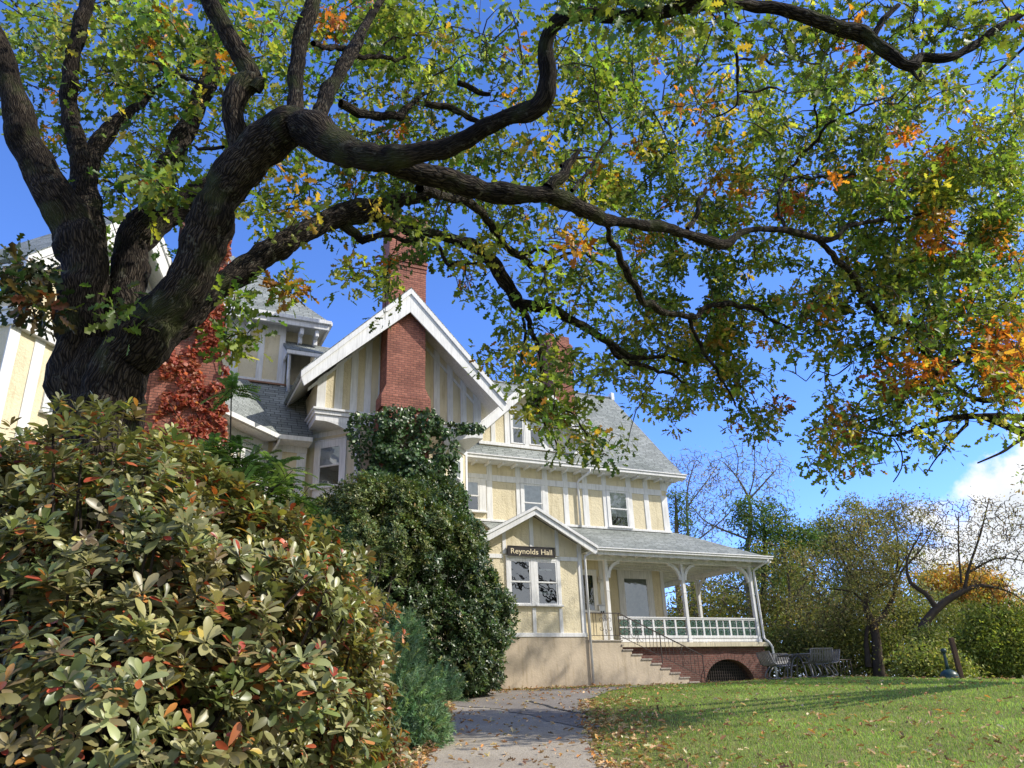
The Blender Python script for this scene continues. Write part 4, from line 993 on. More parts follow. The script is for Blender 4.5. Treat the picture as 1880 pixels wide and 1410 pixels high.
limb([(990, 730, 11.95, 6), (1030, 750, 11.9, 5), (1060, 775, 11.85, 5), (1080, 805, 11.8, 3)], n=8)
limb([(1120, 632, 12.7, 14), (1140, 660, 12.8, 12), (1175, 672, 13, 10), (1230, 690, 13.2, 7), (1270, 705, 13.4, 4)], n=8)
limb([(1265, 582, 11, 9), (1285, 640, 11.2, 9), (1320, 690, 11.4, 6), (1350, 740, 11.6, 4)], n=8)
limb([(395, 160, 8.3, 8), (340, 145, 8.6, 12), (300, 125, 9.0, 10), (262, 105, 9.3, 7)], n=8)
limb([(410, 270, 7.6, 10), (378, 268, 7.7, 9), (365, 272, 7.7, 7), (350, 265, 7.8, 3)], n=8)
limb([(190, 330, 8.2, 6), (215, 340, 8.4, 5), (240, 370, 8.6, 3)], n=6)
limb([(625, 190, 8.4, 22), (680, 208, 8.8, 22), (730, 215, 9.2, 24), (760, 185, 9.5, 14), (790, 165, 9.8, 8)], n=12)
limb([(780, 190, 9.5, 14), (830, 200, 9.6, 20), (880, 225, 9.6, 16), (905, 240, 9.5, 10)], n=10)
limb([(840, 152, 9.9, 16), (870, 165, 10, 16), (900, 172, 10, 10)], n=8)
limb([(575, 80, 7.6, 18), (620, 85, 8.1, 15), (680, 105, 8.6, 13), (745, 105, 9.1, 9)], n=8)
limb([(690, 105, 8.7, 7), (720, 70, 9, 6), (780, 60, 9.4, 4), (850, 50, 9.8, 3)], n=6)
# the near bough of the same oak that hangs across the top right corner
limb([(1230, 15, 5.5, 34), (1330, 8, 5.7, 30), (1430, 20, 5.9, 34), (1520, 45, 6.0, 40), (1580, 60, 6.1, 46), (1625, 95, 6.15, 42), (1668, 122, 6.2, 32), (1690, 106, 6.25, 26), (1750, 105, 6.3, 24), (1800, 75, 6.4, 22), (1850, 40, 6.5, 20), (1930, 0, 6.6, 18)], n=18)
limb([(1665, 118, 6.2, 20), (1682, 138, 6.2, 10), (1692, 150, 6.2, 4)], n=8)
limb([(1600, 70, 6.1, 26), (1625, 35, 6.1, 18), (1650, 10, 6.1, 12)], n=10)

GRID = """
47887999878887789998733535665657888999978999999
57887999867887789999855313554568976899996889999
48877998888787789998836846999578886788876544326
36777888887676568889868735988887366589876784027
24576786666665664578857736998767737734887788038
23564466445754466676754456888843778877788833688
14654673545343448775232665656885777888888866888
10545677532367675466788788888887788745788889999
10024466432677677886534464889876787776899999999
00012642221677557865677656788888887888889999999
00000632102554323577677675656777776767888988888
00000433100021001336656764566767766268888985888
00000000000000005510066345776778885753889999988
00000000000000003300066167636887888889889999998
00000000000000000100004542652787885558998889988
00000000000000000000000652207888996748888799899
00000000000000000000006778647878888254236778899
00000000000000000000001688715778876201268997699
00000000000000000000000688500675424601688765566
00000000000000000000000166520010036507887442113
00000000000000000000000014567000000007876145100
00000000000000000000000000020000000005531100000
""".split()
ORANGE = [(290, 88, 20, .6), (610, 45, 16, .8), (1045, 450, 26, 1), (1300, 345, 22, .7), (1368, 352, 22, .8), (1660, 262, 28, 1), (1645, 322, 22, .8), (1715, 435, 40, .9), (1735, 400, 30, .7), (1480, 352, 18, .6), (1855, 630, 50, .6), (1845, 690, 42, .5), (1650, 690, 28, .9), (1700, 680, 24, .9), (1275, 205, 26, .6), (1190, 120, 24, .25), (700, 478, 18, .8), (725, 222, 18, .9), (950, 85, 20, .7), (1580, 88, 18, .7), (1460, 380, 16, .8), (1200, 60, 12, .5), (1500, 560, 20, .4), (1570, 470, 30, .15), (130, 150, 30, .4), (240, 260, 20, .5), (820, 30, 16, .6), (1190, 430, 16, .7), (480, 640, 16, .8), (520, 610, 16, .6), (980, 420, 20, .5), (1110, 820, 25, .3), (1530, 320, 24, .4), (1740, 290, 24, .3), (1820, 450, 30, .3), (1880, 480, 30, .3), (1250, 380, 20, .4), (1410, 640, 26, .3), (1430, 745, 40, .25), (1560, 800, 40, .2), (440, 590, 20, .5)]
def depth_of(c, r):
    if r < 3 and c >= 32: return 6.6
    if r >= 13 and c >= 36: return 14.5
    if c < 14: return 9.3 + 0.02 * r
    if r >= 12: return 11.9 if c < 28 else 15.2
    if c < 28: return 9.8 + 0.12 * r
    return 11.3 + 0.30 * r
clusters = []   # px, py, depth, tree id
for r, row in enumerate(GRID):
    for c, ch in enumerate(row):
        f = int(ch) / 10.0
        if f <= 0: continue
        D = depth_of(c, r); near = D < 7
        leaf_px = 0.138 * FPX / D
        cov = min(0.965, f * 1.06)
        want = -math.log(1 - cov) * 1600 / (leaf_px ** 2 * 0.30 * 0.55) * 1.85
        per = 17
        k = want / per
        k = int(k) + (1 if rng.random() < k - int(k) else 0)
        for _ in range(k):
            for _t in range(7):
                x = c * 40 + rng.uniform(-4, 44); y = r * 40 + rng.uniform(-4, 44)
                nv = mnoise.noise(Vector((x / 62.0, y / 62.0, 4.0))) + 0.8 * mnoise.noise(Vector((x / 27.0, y / 27.0, 9.0)))
                if nv > -0.02 + 0.16 * rng.normal(): break
            else:
                if f < 0.95: continue
            if 850 < x < 968 and y > 680 and rng.random() < 0.85: continue
            if 968 <= x < 1000 and y > 745 and rng.random() < 0.6: continue
            if 1090 < x < 1180 and y > 740 and y < 850 and rng.random() < 0.6: continue
            sp = 0.35 if near else (1.1 if r >= 12 else 1.5)
            d = D + rng.normal() * sp * 0.6 + (0 if near else rng.uniform(-0.4, 1.2))
            tid = 1 if (r >= 13 and c >= 36) else 0
            if tid: d = D + rng.normal() * 0.9
            clusters.append((x, y, max(5.2, d), tid, near))
for _ in range(46): clusters.append((rng.uniform(1050, 1330), rng.uniform(-30, 28), rng.uniform(5.2, 5.7), 0, True))
for _ in range(30): clusters.append((rng.uniform(-250, 2150), rng.uniform(-260, -30), rng.uniform(7, 11), 0, False))
for (bx, by, br, bd, kk) in ((440, 560, 26, 8.4, 4), (525, 525, 26, 8.8, 8), (465, 615, 22, 8.9, 3), (430, 640, 24, 8.6, 5), (665, 505, 28, 10, 6), (700, 520, 22, 10, 4), (270, 330, 40, 7.9, 10), (300, 350, 30, 7.6, 6), (205, 560, 16, 7.6, 2), (235, 590, 20, 7.5, 3), (30, 520, 40, 7.2, 16), (70, 570, 24, 7.2, 6), (1095, 815, 22, 11.8, 6), (1010, 760, 24, 12, 5)):
    for _ in range(kk): clusters.append((bx + rng.normal() * br * 0.5, by + rng.normal() * br * 0.5, bd + rng.normal() * 0.2, 0, False))
clusters = np.array([(a, b_, c, d, float(e)) for a, b_, c, d, e in clusters])
CP = np.array([at(a, b_, c) for a, b_, c in clusters[:, :3]])

# second oak: trunk stands beyond the right-hand edge, its boughs reach in
oak2_loc = Vector((17.5, 20.5, 0)); oak2_loc.z = gz(oak2_loc.x, oak2_loc.y)
oak2 = empty('oak_tree', oak2_loc)
tag(oak2, 'second oak reaching in from the right edge with rusty orange and green leaves', 'tree')
N2 = []
def limb2(pts, rad, n=12, name='limb'):
    P, R_ = catmull(pts, rad, 0.12)
    for p in P[::2]: N2.append(p)
    T = Tubes(); T.add([p - np.array(oak2_loc) for p in P], R_, n, 0.15, 4.0); return T.build(name, M['bark'], oak2)
b0 = oak2_loc
limb2([b0 + Vector((0, 0, -0.4)), b0 + Vector((0, 0, 1.2)), b0 + Vector((-0.2, -0.2, 3.2)), b0 + Vector((-0.3, -0.3, 5.0)), b0 + Vector((0.8, 1.5, 8.0)), b0 + Vector((2.0, 3.6, 12))], [0.6, 0.45, 0.4, 0.36, 0.25, 0.1], 20, 'trunk')
def px2(L): return [at(x, y, d) for x, y, d, w in L], [w * 0.5 * d / FPX for x, y, d, w in L]
hub = b0 + Vector((-0.3, -0.3, 4.6))
for L in ([(1960, 790, 16, 16), (1880, 768, 15.3, 13), (1810, 764, 15, 12), (1740, 768, 14.7, 11), (1690, 785, 14.5, 8), (1640, 800, 14.3, 5), (1590, 790, 14, 3)],
          [(1980, 830, 16, 12), (1900, 800, 15.6, 8), (1870, 810, 15.4, 7), (1840, 830, 15.2, 5), (1795, 850, 15, 3)],
          [(1800, 765, 15, 8), (1775, 780, 14.9, 7), (1755, 800, 14.8, 5), (1720, 840, 14.6, 3), (1700, 870, 14.4, 2)],
          [(1960, 560, 16.5, 16), (1880, 590, 16, 14), (1800, 640, 15.5, 13), (1730, 680, 15, 12), (1665, 715, 14.7, 9), (1655, 745, 14.6, 6), (1620, 765, 14.4, 4), (1560, 780, 14, 3)],
          [(1980, 660, 16.5, 16), (1890, 700, 16, 13), (1820, 735, 15.4, 11), (1760, 715, 15, 8), (1700, 650, 14.7, 7), (1640, 620, 14.4, 5), (1580, 640, 14, 3)]):
    p, q = px2(L); limb2([hub, (Vector(hub) + Vector(p[0])) / 2] + p, [0.24, 0.16] + q)
p, q = px2([(1640, 805, 14.3, 3), (1655, 830, 14.3, 3), (1655, 860, 14.2, 2.5), (1640, 885, 14.2, 2)]); limb2(p, q, 6)
p, q = px2([(1560, 670, 14.0, 3), (1530, 690, 14.0, 3), (1500, 680, 14.0, 2.5), (1480, 700, 13.9, 1.5)]); limb2(p, q, 6)
# its own crown outside the picture, which throws the dappled shade on the house front
extra = []
while len(extra) < 1180:
    d = rdir(1)[0] * rng.uniform(0.35, 1) ** 0.4
    p = np.array((20.6 + d[0] * 4.0, 26.6 + d[1] * 5.5, 15.5 + d[2] * 6.0)) if len(extra) < 900 else (np.array((23.0 + d[0] * 2.4, 32.5 + d[1] * 2.6, 9.8 + d[2] * 2.4)) if len(extra) < 990 else np.array((18.4 + d[0] * 3.2, 23.2 + d[1] * 1.5, 9.5 + d[2] * 4.5)))
    if p[0] < 0.62 * p[1] + 1.2 or p[2] > 21.8 - 1.55 * max(0, p[1] - 25.5): continue
    if mnoise.noise(Vector(p) * 0.5) < -0.02: continue
    extra.append(p)
for j in range(12):
    a = j / 12 * 6.28; q = b0 + Vector((2.8 * math.cos(a) + 2.5, 3.4 * math.sin(a) + 4.5, 11.0 + 2.6 * math.sin(j * 2.1)))
    if q.x < 0.6 * q.y + 1.2: q.x = 0.6 * q.y + 1.6
    limb2([hub, (Vector(hub) + q) / 2 + Vector((0, 0, 0.8)), q], [0.16, 0.09, 0.03], 8)

def twigs_for(pts, nodes, parent, name='twigs', rscale=1.0, matk='twig'):
    nodes = [np.array(n) for n in nodes]; N_ = np.array(nodes); n0 = len(N_)
    allp = np.concatenate([N_, np.zeros((len(pts) * 3, 3))]); wt = np.zeros(len(allp)); cnt = n0
    d0 = np.array([np.min(np.sum((N_ - p) ** 2, 1)) for p in pts]); order = np.argsort(d0)
    T = Tubes(); inv = np.array(parent.location)
    for i in order:
        p = pts[i]; dd = np.sum((allp[:cnt] - p) ** 2, 1); j = int(np.argmin(dd)); q = allp[j]; L = math.sqrt(dd[j])
        if L < 0.04: continue
        if L > 4.0: L = 4.0
        off = rng.normal(size=3) * L * 0.09; sag = np.array((0, 0, 0.08 * L))
        m1 = q + (p - q) * 0.35 + off + sag; m2 = q + (p - q) * 0.7 + off * 0.6 + sag * 0.8
        r0 = min(0.030, 0.006 + 0.010 * L) * rscale; r1 = 0.0035 * rscale + 0.001
        P = [q, m1, m2, p]
        T.add([a - inv for a in P], [r0, (r0 * 2 + r1) / 3, (r0 + 2 * r1) / 3, r1], 4)
        for a in ((m1, m2, p) if L > 0.3 else (p,)):
            if cnt < len(allp): allp[cnt] = a; cnt += 1
    return T.build(name, M[matk], parent)

GREENS = [(0.11, 0.165, 0.036), (0.17, 0.23, 0.048), (0.27, 0.32, 0.065), (0.40, 0.40, 0.08), (0.44, 0.34, 0.06), (0.14, 0.12, 0.05)]
def oak_leaves(C, px, name, parent, size=0.148, per=17, tmpl=T_OAK, spread=0.145, wts=(4, 6, 5, 1.7, 0.35, 0.6)):
    n = len(C); m = n * per
    ax = norm(rng.normal(size=(n, 3)) + np.array((0, 0, 0.1)))
    P0 = np.repeat(C, per, 0); A = np.repeat(ax, per, 0)
    off = rdir(m) * (rng.random((m, 1)) ** 0.45) * spread * 1.75 * np.array((1, 1, 0.8)) * np.repeat(rng.uniform(0.7, 1.25, (n, 1)), per, 0); P = P0 + off
    X = norm(off / spread * 0.8 + rdir(m) * 0.9 + np.array((0, 0, -0.25)))
    Nn = norm(rdir(m) * 0.75 + np.array((0.25, -0.1, 0.7)))
    R_ = frames(X, Nn); S = size * rng.uniform(0.7, 1.25, m)
    # colour: one main tone per cluster, drifting slowly through the crown
    g = np.array([mnoise.noise(Vector(c) * 0.45) + 0.5 * mnoise.noise(Vector(c) * 1.3) for c in C])
    base = palette(n, GREENS[:5], wts[:5], 0.15)
    warm = palette(n, [(0.42, 0.38, 0.06), (0.50, 0.34, 0.06), (0.32, 0.34, 0.06)], (1, 1, 2)); dark = palette(n, [(0.07, 0.115, 0.03), (0.095, 0.135, 0.035)], (1, 1))
    sel = (g > 0.30) & (rng.random(n) < 0.28); base[sel] = warm[sel]; sel = (g < -0.28) & (rng.random(n) < 0.6); base[sel] = dark[sel]
    if px is not None:
        for ox, oy, orr, pr in ORANGE:
            h = ((px[:, 0] - ox) ** 2 + (px[:, 1] - oy) ** 2 < orr ** 2) & (rng.random(n) < pr)
            k = int(h.sum())
            if k: base[h] = palette(k, [(0.56, 0.20, 0.035), (0.56, 0.29, 0.05), (0.42, 0.12, 0.03)], (3, 2, 1.2))
    if px is not None:
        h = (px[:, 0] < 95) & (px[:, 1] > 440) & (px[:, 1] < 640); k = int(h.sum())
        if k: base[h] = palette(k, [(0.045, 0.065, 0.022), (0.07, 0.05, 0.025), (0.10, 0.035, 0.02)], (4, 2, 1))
    rnd = rng.random(n) < 0.02; k = int(rnd.sum())
    if k: base[rnd] = palette(k, [(0.50, 0.22, 0.03), (0.30, 0.13, 0.04)], (2, 1))
    Cc = np.repeat(base, per, 0) * (1 + rng.normal(size=(m, 1)) * 0.2); Cc[:, 0] *= 1 + rng.normal(size=m) * 0.12
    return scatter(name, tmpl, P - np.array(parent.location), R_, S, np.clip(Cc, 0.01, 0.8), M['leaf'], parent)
m0 = (clusters[:, 3] == 0); mn_ = m0 & (clusters[:, 4] > 0.5); mf = m0 & (clusters[:, 4] < 0.5); m1_ = clusters[:, 3] == 1
twigs_for(CP[m0], OAK_NODES, oak)
oak_leaves(CP[mf], clusters[mf, :2], 'crown', oak)
oak_leaves(CP[mn_], clusters[mn_, :2], 'near_foliage', oak, 0.15, 10, T_OAKN, 0.16, (6, 5, 2, 0.6, 0.2, 0))
C2 = np.concatenate([CP[m1_], np.array(extra)]); px_2 = np.concatenate([clusters[m1_, :2], np.full((len(extra), 2), -999.0)])
twigs_for(C2, N2, oak2)
oak_leaves(C2, px_2, 'crown', oak2, 0.165, 11, T_OAK, 0.17, (6, 5, 3, 1.2, 0.6, 0))

# ------------------------------------------------------------------ ground, path, lawn
def mat_ground():
    m, nt, b, _ = new_mat('lawn soil and turf'); o = objn(nt)
    c, _ = vary(nt, o, 0.35, 8, (0.15, 0.17, 0.06), (0.21, 0.23, 0.085), 0.35, 0.65)
    c2, _ = vary(nt, o, 18, 5, (0.62, 0.60, 0.55), (1.15, 1.12, 1.0), 0.3, 0.65)
    nt.links.new(mul(nt, c, c2), b.inputs['Base Color']); b.inputs['Roughness'].default_value = 1.0; b.inputs['Specular IOR Level'].default_value = 0.1
    n = nt.nodes.new('ShaderNodeTexNoise'); n.inputs['Scale'].default_value = 50; n.inputs['Detail'].default_value = 5; nt.links.new(o, n.inputs['Vector']); bump(nt, b, n.outputs['Fac'], 0.8, 0.03)
    return m
def mat_asphalt(name, c0, c1):
    m, nt, b, _ = new_mat(name); o = objn(nt)
    c, _ = vary(nt, o, 0.8, 8, c0, c1, 0.3, 0.65)
    v = nt.nodes.new('ShaderNodeTexVoronoi'); v.inputs['Scale'].default_value = 75; nt.links.new(o, v.inputs['Vector'])
    cr = nt.nodes.new('ShaderNodeValToRGB'); cr.color_ramp.elements[0].color = (0.55, 0.55, 0.55, 1); cr.color_ramp.elements[1].color = (1.35, 1.33, 1.3, 1)
    nt.links.new(v.outputs['Color'], cr.inputs[0])
    nt.links.new(mul(nt, c, cr.outputs[0]), b.inputs['Base Color']); b.inputs['Roughness'].default_value = 0.95; b.inputs['Specular IOR Level'].default_value = 0.2
    bump(nt, b, v.outputs['Distance'], 0.6, 0.008)
    return m
M['ground'] = mat_ground()
M['asphalt'] = mat_asphalt('worn grey asphalt', (0.30, 0.265, 0.215), (0.39, 0.35, 0.29))
M['asphalt_shaded'] = mat_asphalt('asphalt with painted shadow', (0.19, 0.17, 0.15), (0.26, 0.235, 0.205))  # same asphalt with the path's shadow put into its colour
M['concrete'] = mat_asphalt('pale concrete walk', (0.34, 0.32, 0.29), (0.42, 0.40, 0.36))
def axis(a, b, fine0, fine1, fs, cs):
    r = []; x = a
    while x < b: r.append(x); x += fs if fine0 <= x <= fine1 else cs
    return r + [b]
xs = axis(-400, 500, -12, 24, 0.5, 12); ys = axis(-60, 900, 0, 60, 0.5, 12)
G = MB()
for y in ys:
    for x in xs: G.v.append((x, y, gz(x, y)))
nx = len(xs)
for j in range(len(ys) - 1):
    for i in range(nx - 1): G.idx((j * nx + i, j * nx + i + 1, (j + 1) * nx + i + 1, (j + 1) * nx + i), True)
tag(G.build('ground', M['ground']), kind='structure')

def sheet(name, cols_, lift, mat, kind='structure', seg=8):
    """sheet draped on the ground; cols_ = list of (left xy, right xy) stations"""
    b = MB(); rows = []
    for a, c in cols_:
        rows.append([(a[0] + (c[0] - a[0]) * k / seg, a[1] + (c[1] - a[1]) * k / seg) for k in range(seg + 1)])
    fine = []
    for r0, r1 in zip(rows[:-1], rows[1:]):
        n = max(1, int(math.hypot(r1[0][0] - r0[0][0], r1[0][1] - r0[0][1]) / 0.5))
        for k in range(n): fine.append([((1 - k / n) * p[0] + k / n * q[0], (1 - k / n) * p[1] + k / n * q[1]) for p, q in zip(r0, r1)])
    fine.append(rows[-1])
    for r in fine:
        for x, y in r: b.v.append((x, y, gz(x, y) + lift))
    w = seg + 1
    for j in range(len(fine) - 1):
        for i in range(seg): b.idx((j * w + i, j * w + i + 1, (j + 1) * w + i + 1, (j + 1) * w + i), True)
    o = b.build(name, mat)
    if kind: tag(o, kind=kind)
    return o
wav = lambda y, s=0: 0.07 * math.sin(y * 1.7 + s) + 0.04 * math.sin(y * 4.1 + 2 * s)
PL = [(-3, -1.15), (9, -1.35), (11, -1.42), (14, -1.5), (18, -1.62), (21, -1.9), (23.5, -2.6), (25.5, -3.6), (26.6, -4.4)]
PR = [(-3, 0.95), (9, 0.92), (11, 0.98), (14, 1.06), (17.5, 1.15), (20, 1.42), (22.5, 2.0), (25, 3.2), (26.6, 4.6)]
def interp(T, y):
    for (a, p), (b_, q) in zip(T[:-1], T[1:]):
        if a <= y <= b_: return p + (q - p) * (y - a) / (b_ - a)
    return T[0][1] if y < T[0][0] else T[-1][1]
st = []
y = -3
while y <= 26.6: st.append(((interp(PL, y) + wav(y), y), (interp(PR, y) + wav(y, 2), y))); y += 0.4
sheet('path', st, 0.012, M['asphalt'])
# shadow on the path painted as a darker asphalt sheet, and the concrete walk to the steps
dp = []
y = 14.6
while y <= 26.5:
    l = interp([(14.6, 0.9), (16.5, 0.25), (18.5, -0.5), (20, -1.75), (26.6, -4.3)], y); dp.append(((l + wav(y * 2, 1), y), (interp(PR, y) + 0.12 + wav(y, 2), y))); y += 0.4
sheet('path', dp, 0.022, M['asphalt_shaded'])
cw = []
for k in range(24):
    u_ = 0.6 + k * 0.36; a = H2W(u_, -1.35 + 0.05 * math.sin(k)); c = H2W(u_, -0.06); cw.append(((a.x, a.y), (c.x, c.y)))
sheet('walkway', cw, 0.030, M['concrete'])
b = MB()   # open crack across the dark asphalt
ck = [(0.15, 20.2), (0.30, 19.5), (0.48, 19.0), (0.60, 18.3), (0.82, 17.7), (0.98, 17.2), (1.25, 16.9)]
for (x0, y0), (x1, y1) in zip(ck[:-1], ck[1:]):
    w_ = 0.05; b.face([(x0 - w_, y0, gz(x0, y0) + 0.027), (x1 - w_, y1, gz(x1, y1) + 0.027), (x1 + w_, y1 + .05, gz(x1, y1) + 0.027), (x0 + w_, y0 + .05, gz(x0, y0) + 0.027)])
tag(b.build('path_crack', M['void']), kind='structure')
def on_path(x, y, m=0.0):
    if interp(PL, y) - m < x < interp(PR, y) + m and y < 27: return True
    dx, dy = x - OX, y - OY; uu = dx * UX + dy * UY; ww = -dx * UY + dy * UX
    return ww > -1.35 - m and -2 < uu < 9.0
def in_house(x, y):
    dx, dy = x - OX, y - OY; uu = dx * UX + dy * UY; ww = -dx * UY + dy * UX
    return ww > -0.05 and uu < 12.8
# lawn grass
n = 330000
yy = 8.5 + 27 * rng.random(n) ** 1.25; xx = rng.uniform(-3.2, 25, n)
keep = (xx < yy * 0.66 + 1.5)
xx, yy = xx[keep], yy[keep]
keep = np.array([not on_path(x, y, -0.03 + 0.12 * math.sin(x * 9 + y * 7)) and not in_house(x, y) for x, y in zip(xx, yy)]); xx, yy = xx[keep], yy[keep]; n = len(xx)
zz = np.array([gz(x, y) for x, y in zip(xx, yy)])
X = norm(rng.normal(size=(n, 3)) * np.array((0.45, 0.45, 0.15)) + np.array((0, 0, 1.0))); R_ = frames(X, rdir(n) * np.array((1, 1, 0.1)))
pn = np.array([mnoise.noise(Vector((x * 0.6, y * 0.6, 0))) + 0.5 * mnoise.noise(Vector((x * 2.1, y * 2.1, 3))) for x, y in zip(xx, yy)])
S = (0.028 + 0.028 * rng.random(n)) * (1 + 0.3 * pn); S3 = np.stack([S, S * 0 + 0.085 * (1 + yy / 26), S], 1)
C = palette(n, [(0.22, 0.33, 0.085), (0.29, 0.41, 0.11), (0.36, 0.46, 0.17), (0.44, 0.42, 0.22)], (4, 5, 3, 1.0)); C *= (1 + 0.35 * pn)[:, None]
dry = (np.array([interp(PR, y) for y in yy]) + 1.6 + pn * 2 > xx) & (rng.random(n) < 0.45); C[dry] = palette(int(dry.sum()), [(0.30, 0.26, 0.11), (0.22, 0.24, 0.08)], (1, 1))
o = scatter('grass', T_BLADE, np.stack([xx, yy, zz], 1), R_, S3, C, M['grass']); tag(o, 'sunlit green lawn sloping up to the house beside the path', 'grass', kind='stuff')
# fallen oak leaves
def fallen(n, fx):
    P = []
    while len(P) < n:
        x, y = fx()
        if in_house(x, y): continue
        P.append((x, y, gz(x, y) + (0.035 if on_path(x, y) else 0.05) + rng.uniform(0, 0.015)))
    return P
def edge(side, y0, y1, sd):
    y = y0 + (y1 - y0) * rng.random() ** 1.3
    return (interp(PR if side > 0 else PL, y) + side * (abs(rng.normal()) * sd - 0.10), y)
P = fallen(850, lambda: edge(1, 9, 20, 0.7)) + fallen(900, lambda: edge(-1, 9, 21, 0.2)) + fallen(240, lambda: (rng.uniform(-1.4, 1.0), 9 + 12 * rng.random()))
def lawnleaf():
    while True:
        y = 9 + 22 * rng.random() ** 1.2; x = rng.uniform(0.8, min(22, y * 0.66 + 1))
        if mnoise.noise(Vector((x * 0.9, y * 0.9, 5))) + 0.35 * rng.normal() > 0.12: return (x, y)
P += fallen(1500, lawnleaf)
P += fallen(900, lambda: (lambda q: (q.x, q.y))(H2W(rng.uniform(-2.5, 4.5), -0.10 - abs(rng.normal()) * 0.45)))
P += fallen(260, lambda: (rng.uniform(-3.2, 4.0), rng.uniform(20.5, 26.5)))
P = np.array(P); n = len(P)
R_ = frames(rdir(n) * np.array((1, 1, 0.35)), rdir(n) * 0.55 + np.array((0, 0, 1.0)))
C = palette(n, [(0.46, 0.27, 0.14), (0.58, 0.40, 0.22), (0.34, 0.18, 0.09), (0.52, 0.25, 0.08), (0.22, 0.13, 0.08), (0.66, 0.54, 0.34)], (4, 5, 3, 1.2, 2, 3), 0.2)
tt = (T_OAK[0] * np.array((1, 1, 2.8)), T_OAK[1])
o = scatter('fallen_leaves', tt, P, R_, rng.uniform(0.06, 0.13, n), C, M['litter']); tag(o, 'scattered tan and orange fallen oak leaves', 'fallen leaves', kind='stuff')

# ------------------------------------------------------------------ shrubs
def blob_samples(blobs, n, shell=(0.78, 1.03), amp=0.22, freq=1.6, facing=None):
    """points + outward normals on lumpy blobs given as (centre, radius)"""
    vol = np.array([r ** 2 for c, r in blobs]); idx = rng.choice(len(blobs), n * 2, p=vol / vol.sum())
    Cn = np.array([tuple(c) for c, r in blobs]); Rr = np.array([r for c, r in blobs])
    D = rdir(len(idx)); rad = Rr[idx] * rng.uniform(shell[0], shell[1], len(idx)) ** 1.0
    P = Cn[idx] + D * rad[:, None]
    nz = np.array([mnoise.noise(Vector(p * freq)) for p in P]); P = P + D * (nz * amp * Rr[idx])[:, None]
    ok = np.ones(len(P), bool)
    for k in range(len(blobs)):
        d = np.linalg.norm(P - Cn[k], axis=1); ok &= ~((d < Rr[k] * shell[0] * 0.88) & (idx != k))
    ok &= np.array([nz_ > -0.42 for nz_ in nz])
    P, D = P[ok], D[ok]
    if facing is not None:
        f = norm(np.array((0, 0, EYE)) - P); k = (np.sum(f * D, 1) > facing) | (D[:, 2] > 0.3); P, D = P[k], D[k]
    return P[:n], D[:n]
def pxblob(x, y, d, R): return (at(x, y, d), R * d / FPX * 1.05)
def shrub_root(x, y, d, name='shrub'):
    p = at(x, y, d); return empty(name, (p.x, p.y, gz(p.x, p.y)))

def whorl_shrub(root, blobs, nw, size, per, cols, wts, warm, warm_p, mat='leaf_thick', stems=260, tmpl=T_LANCE, inner=0.5, width=1.0, lowred=True, amp=0.22, gap=0.5):
    inv = np.array(root.location)
    Pa, Da = blob_samples(blobs, nw, (0.86, 1.06), amp); Pb, Db = blob_samples(blobs, int(nw * inner), (0.45, 0.86))
    ga = np.array([mnoise.noise(Vector(q) * 3.6 / max(0.5, blobs[0][1])) > -gap for q in Pa]); Pa, Da = Pa[ga], Da[ga]
    P = np.concatenate([Pa, Pb]); D = np.concatenate([Da, Db]); n = len(P)
    A = norm(D * 0.75 + np.array((0, 0, 0.62)) + rng.normal(size=(n, 3)) * 0.28)
    B1 = norm(np.cross(A, rdir(n))); B2 = np.cross(A, B1)
    Ps, Xs, Ns, Ss, Cs = [], [], [], [], []
    tone = palette(n, cols, wts, 0.16); wsz = rng.uniform(0.62, 1.2, n)
    Aj = np.array([mnoise.noise(Vector(q) * 2.2) for q in P]); tone *= (1 + 0.35 * Aj)[:, None]
    for k in range(per):
        a = 2 * math.pi * (k * 0.382) + rng.normal(size=n) * 0.25; lvl = k / per
        el = (0.95 - 1.15 * lvl) + rng.normal(size=n) * 0.16
        rd = B1 * np.cos(a)[:, None] + B2 * np.sin(a)[:, None]
        X = rd * np.cos(el)[:, None] + A * np.sin(el)[:, None]; Nn = A * np.cos(el)[:, None] - rd * np.sin(el)[:, None]
        Ps.append(P - A * (0.045 * lvl * size / 0.12) + rng.normal(size=(n, 3)) * 0.004); Xs.append(X); Ns.append(Nn)
        Ss.append(size * wsz * (1.05 - 0.25 * (lvl < 0.25)) * rng.uniform(0.6, 1.15, n))
        c = tone * (1 + rng.normal(size=(n, 1)) * 0.14)
        if lowred:
            w = rng.random(n) < warm_p * (0.25 + 1.6 * lvl); kk = int(w.sum())
            if kk: c[w] = palette(kk, warm, [1] * len(warm), 0.2)
        Cs.append(c)
    Pq, Xq, Nq, Sq, Cq = map(np.concatenate, (Ps, Xs, Ns, Ss, Cs))
    S3 = np.stack([Sq, Sq * width * 1.05, Sq], 1)
    scatter('foliage', tmpl, Pq - inv, frames(Xq, Nq), S3, np.clip(Cq, 0.005, 0.8), M[mat], root)
    T = Tubes(); base = np.array((inv[0], inv[1], inv[2] - 0.1))
    for i in rng.choice(n, min(stems, n), replace=False):
        q = P[i]; mid = base * 0.35 + q * 0.65 + rng.normal(size=3) * 0.12; lo = base + (q - base) * np.array((0.25, 0.25, 0.02)) + rng.normal(size=3) * 0.05
        T.add([lo - inv, mid - inv, q - inv], [0.018, 0.010, 0.005], 5)
    T.build('stems', M['bark_dark'], root)
    return root
RH = [(0.18, 0.185, 0.065), (0.25, 0.25, 0.11), (0.12, 0.145, 0.05), (0.32, 0.31, 0.13), (0.22, 0.17, 0.08)]
RW = [(0.46, 0.12, 0.045), (0.50, 0.22, 0.06), (0.34, 0.06, 0.03), (0.46, 0.36, 0.08)]
r = shrub_root(150, 1200, 3.6, 'rhododendron_shrub')
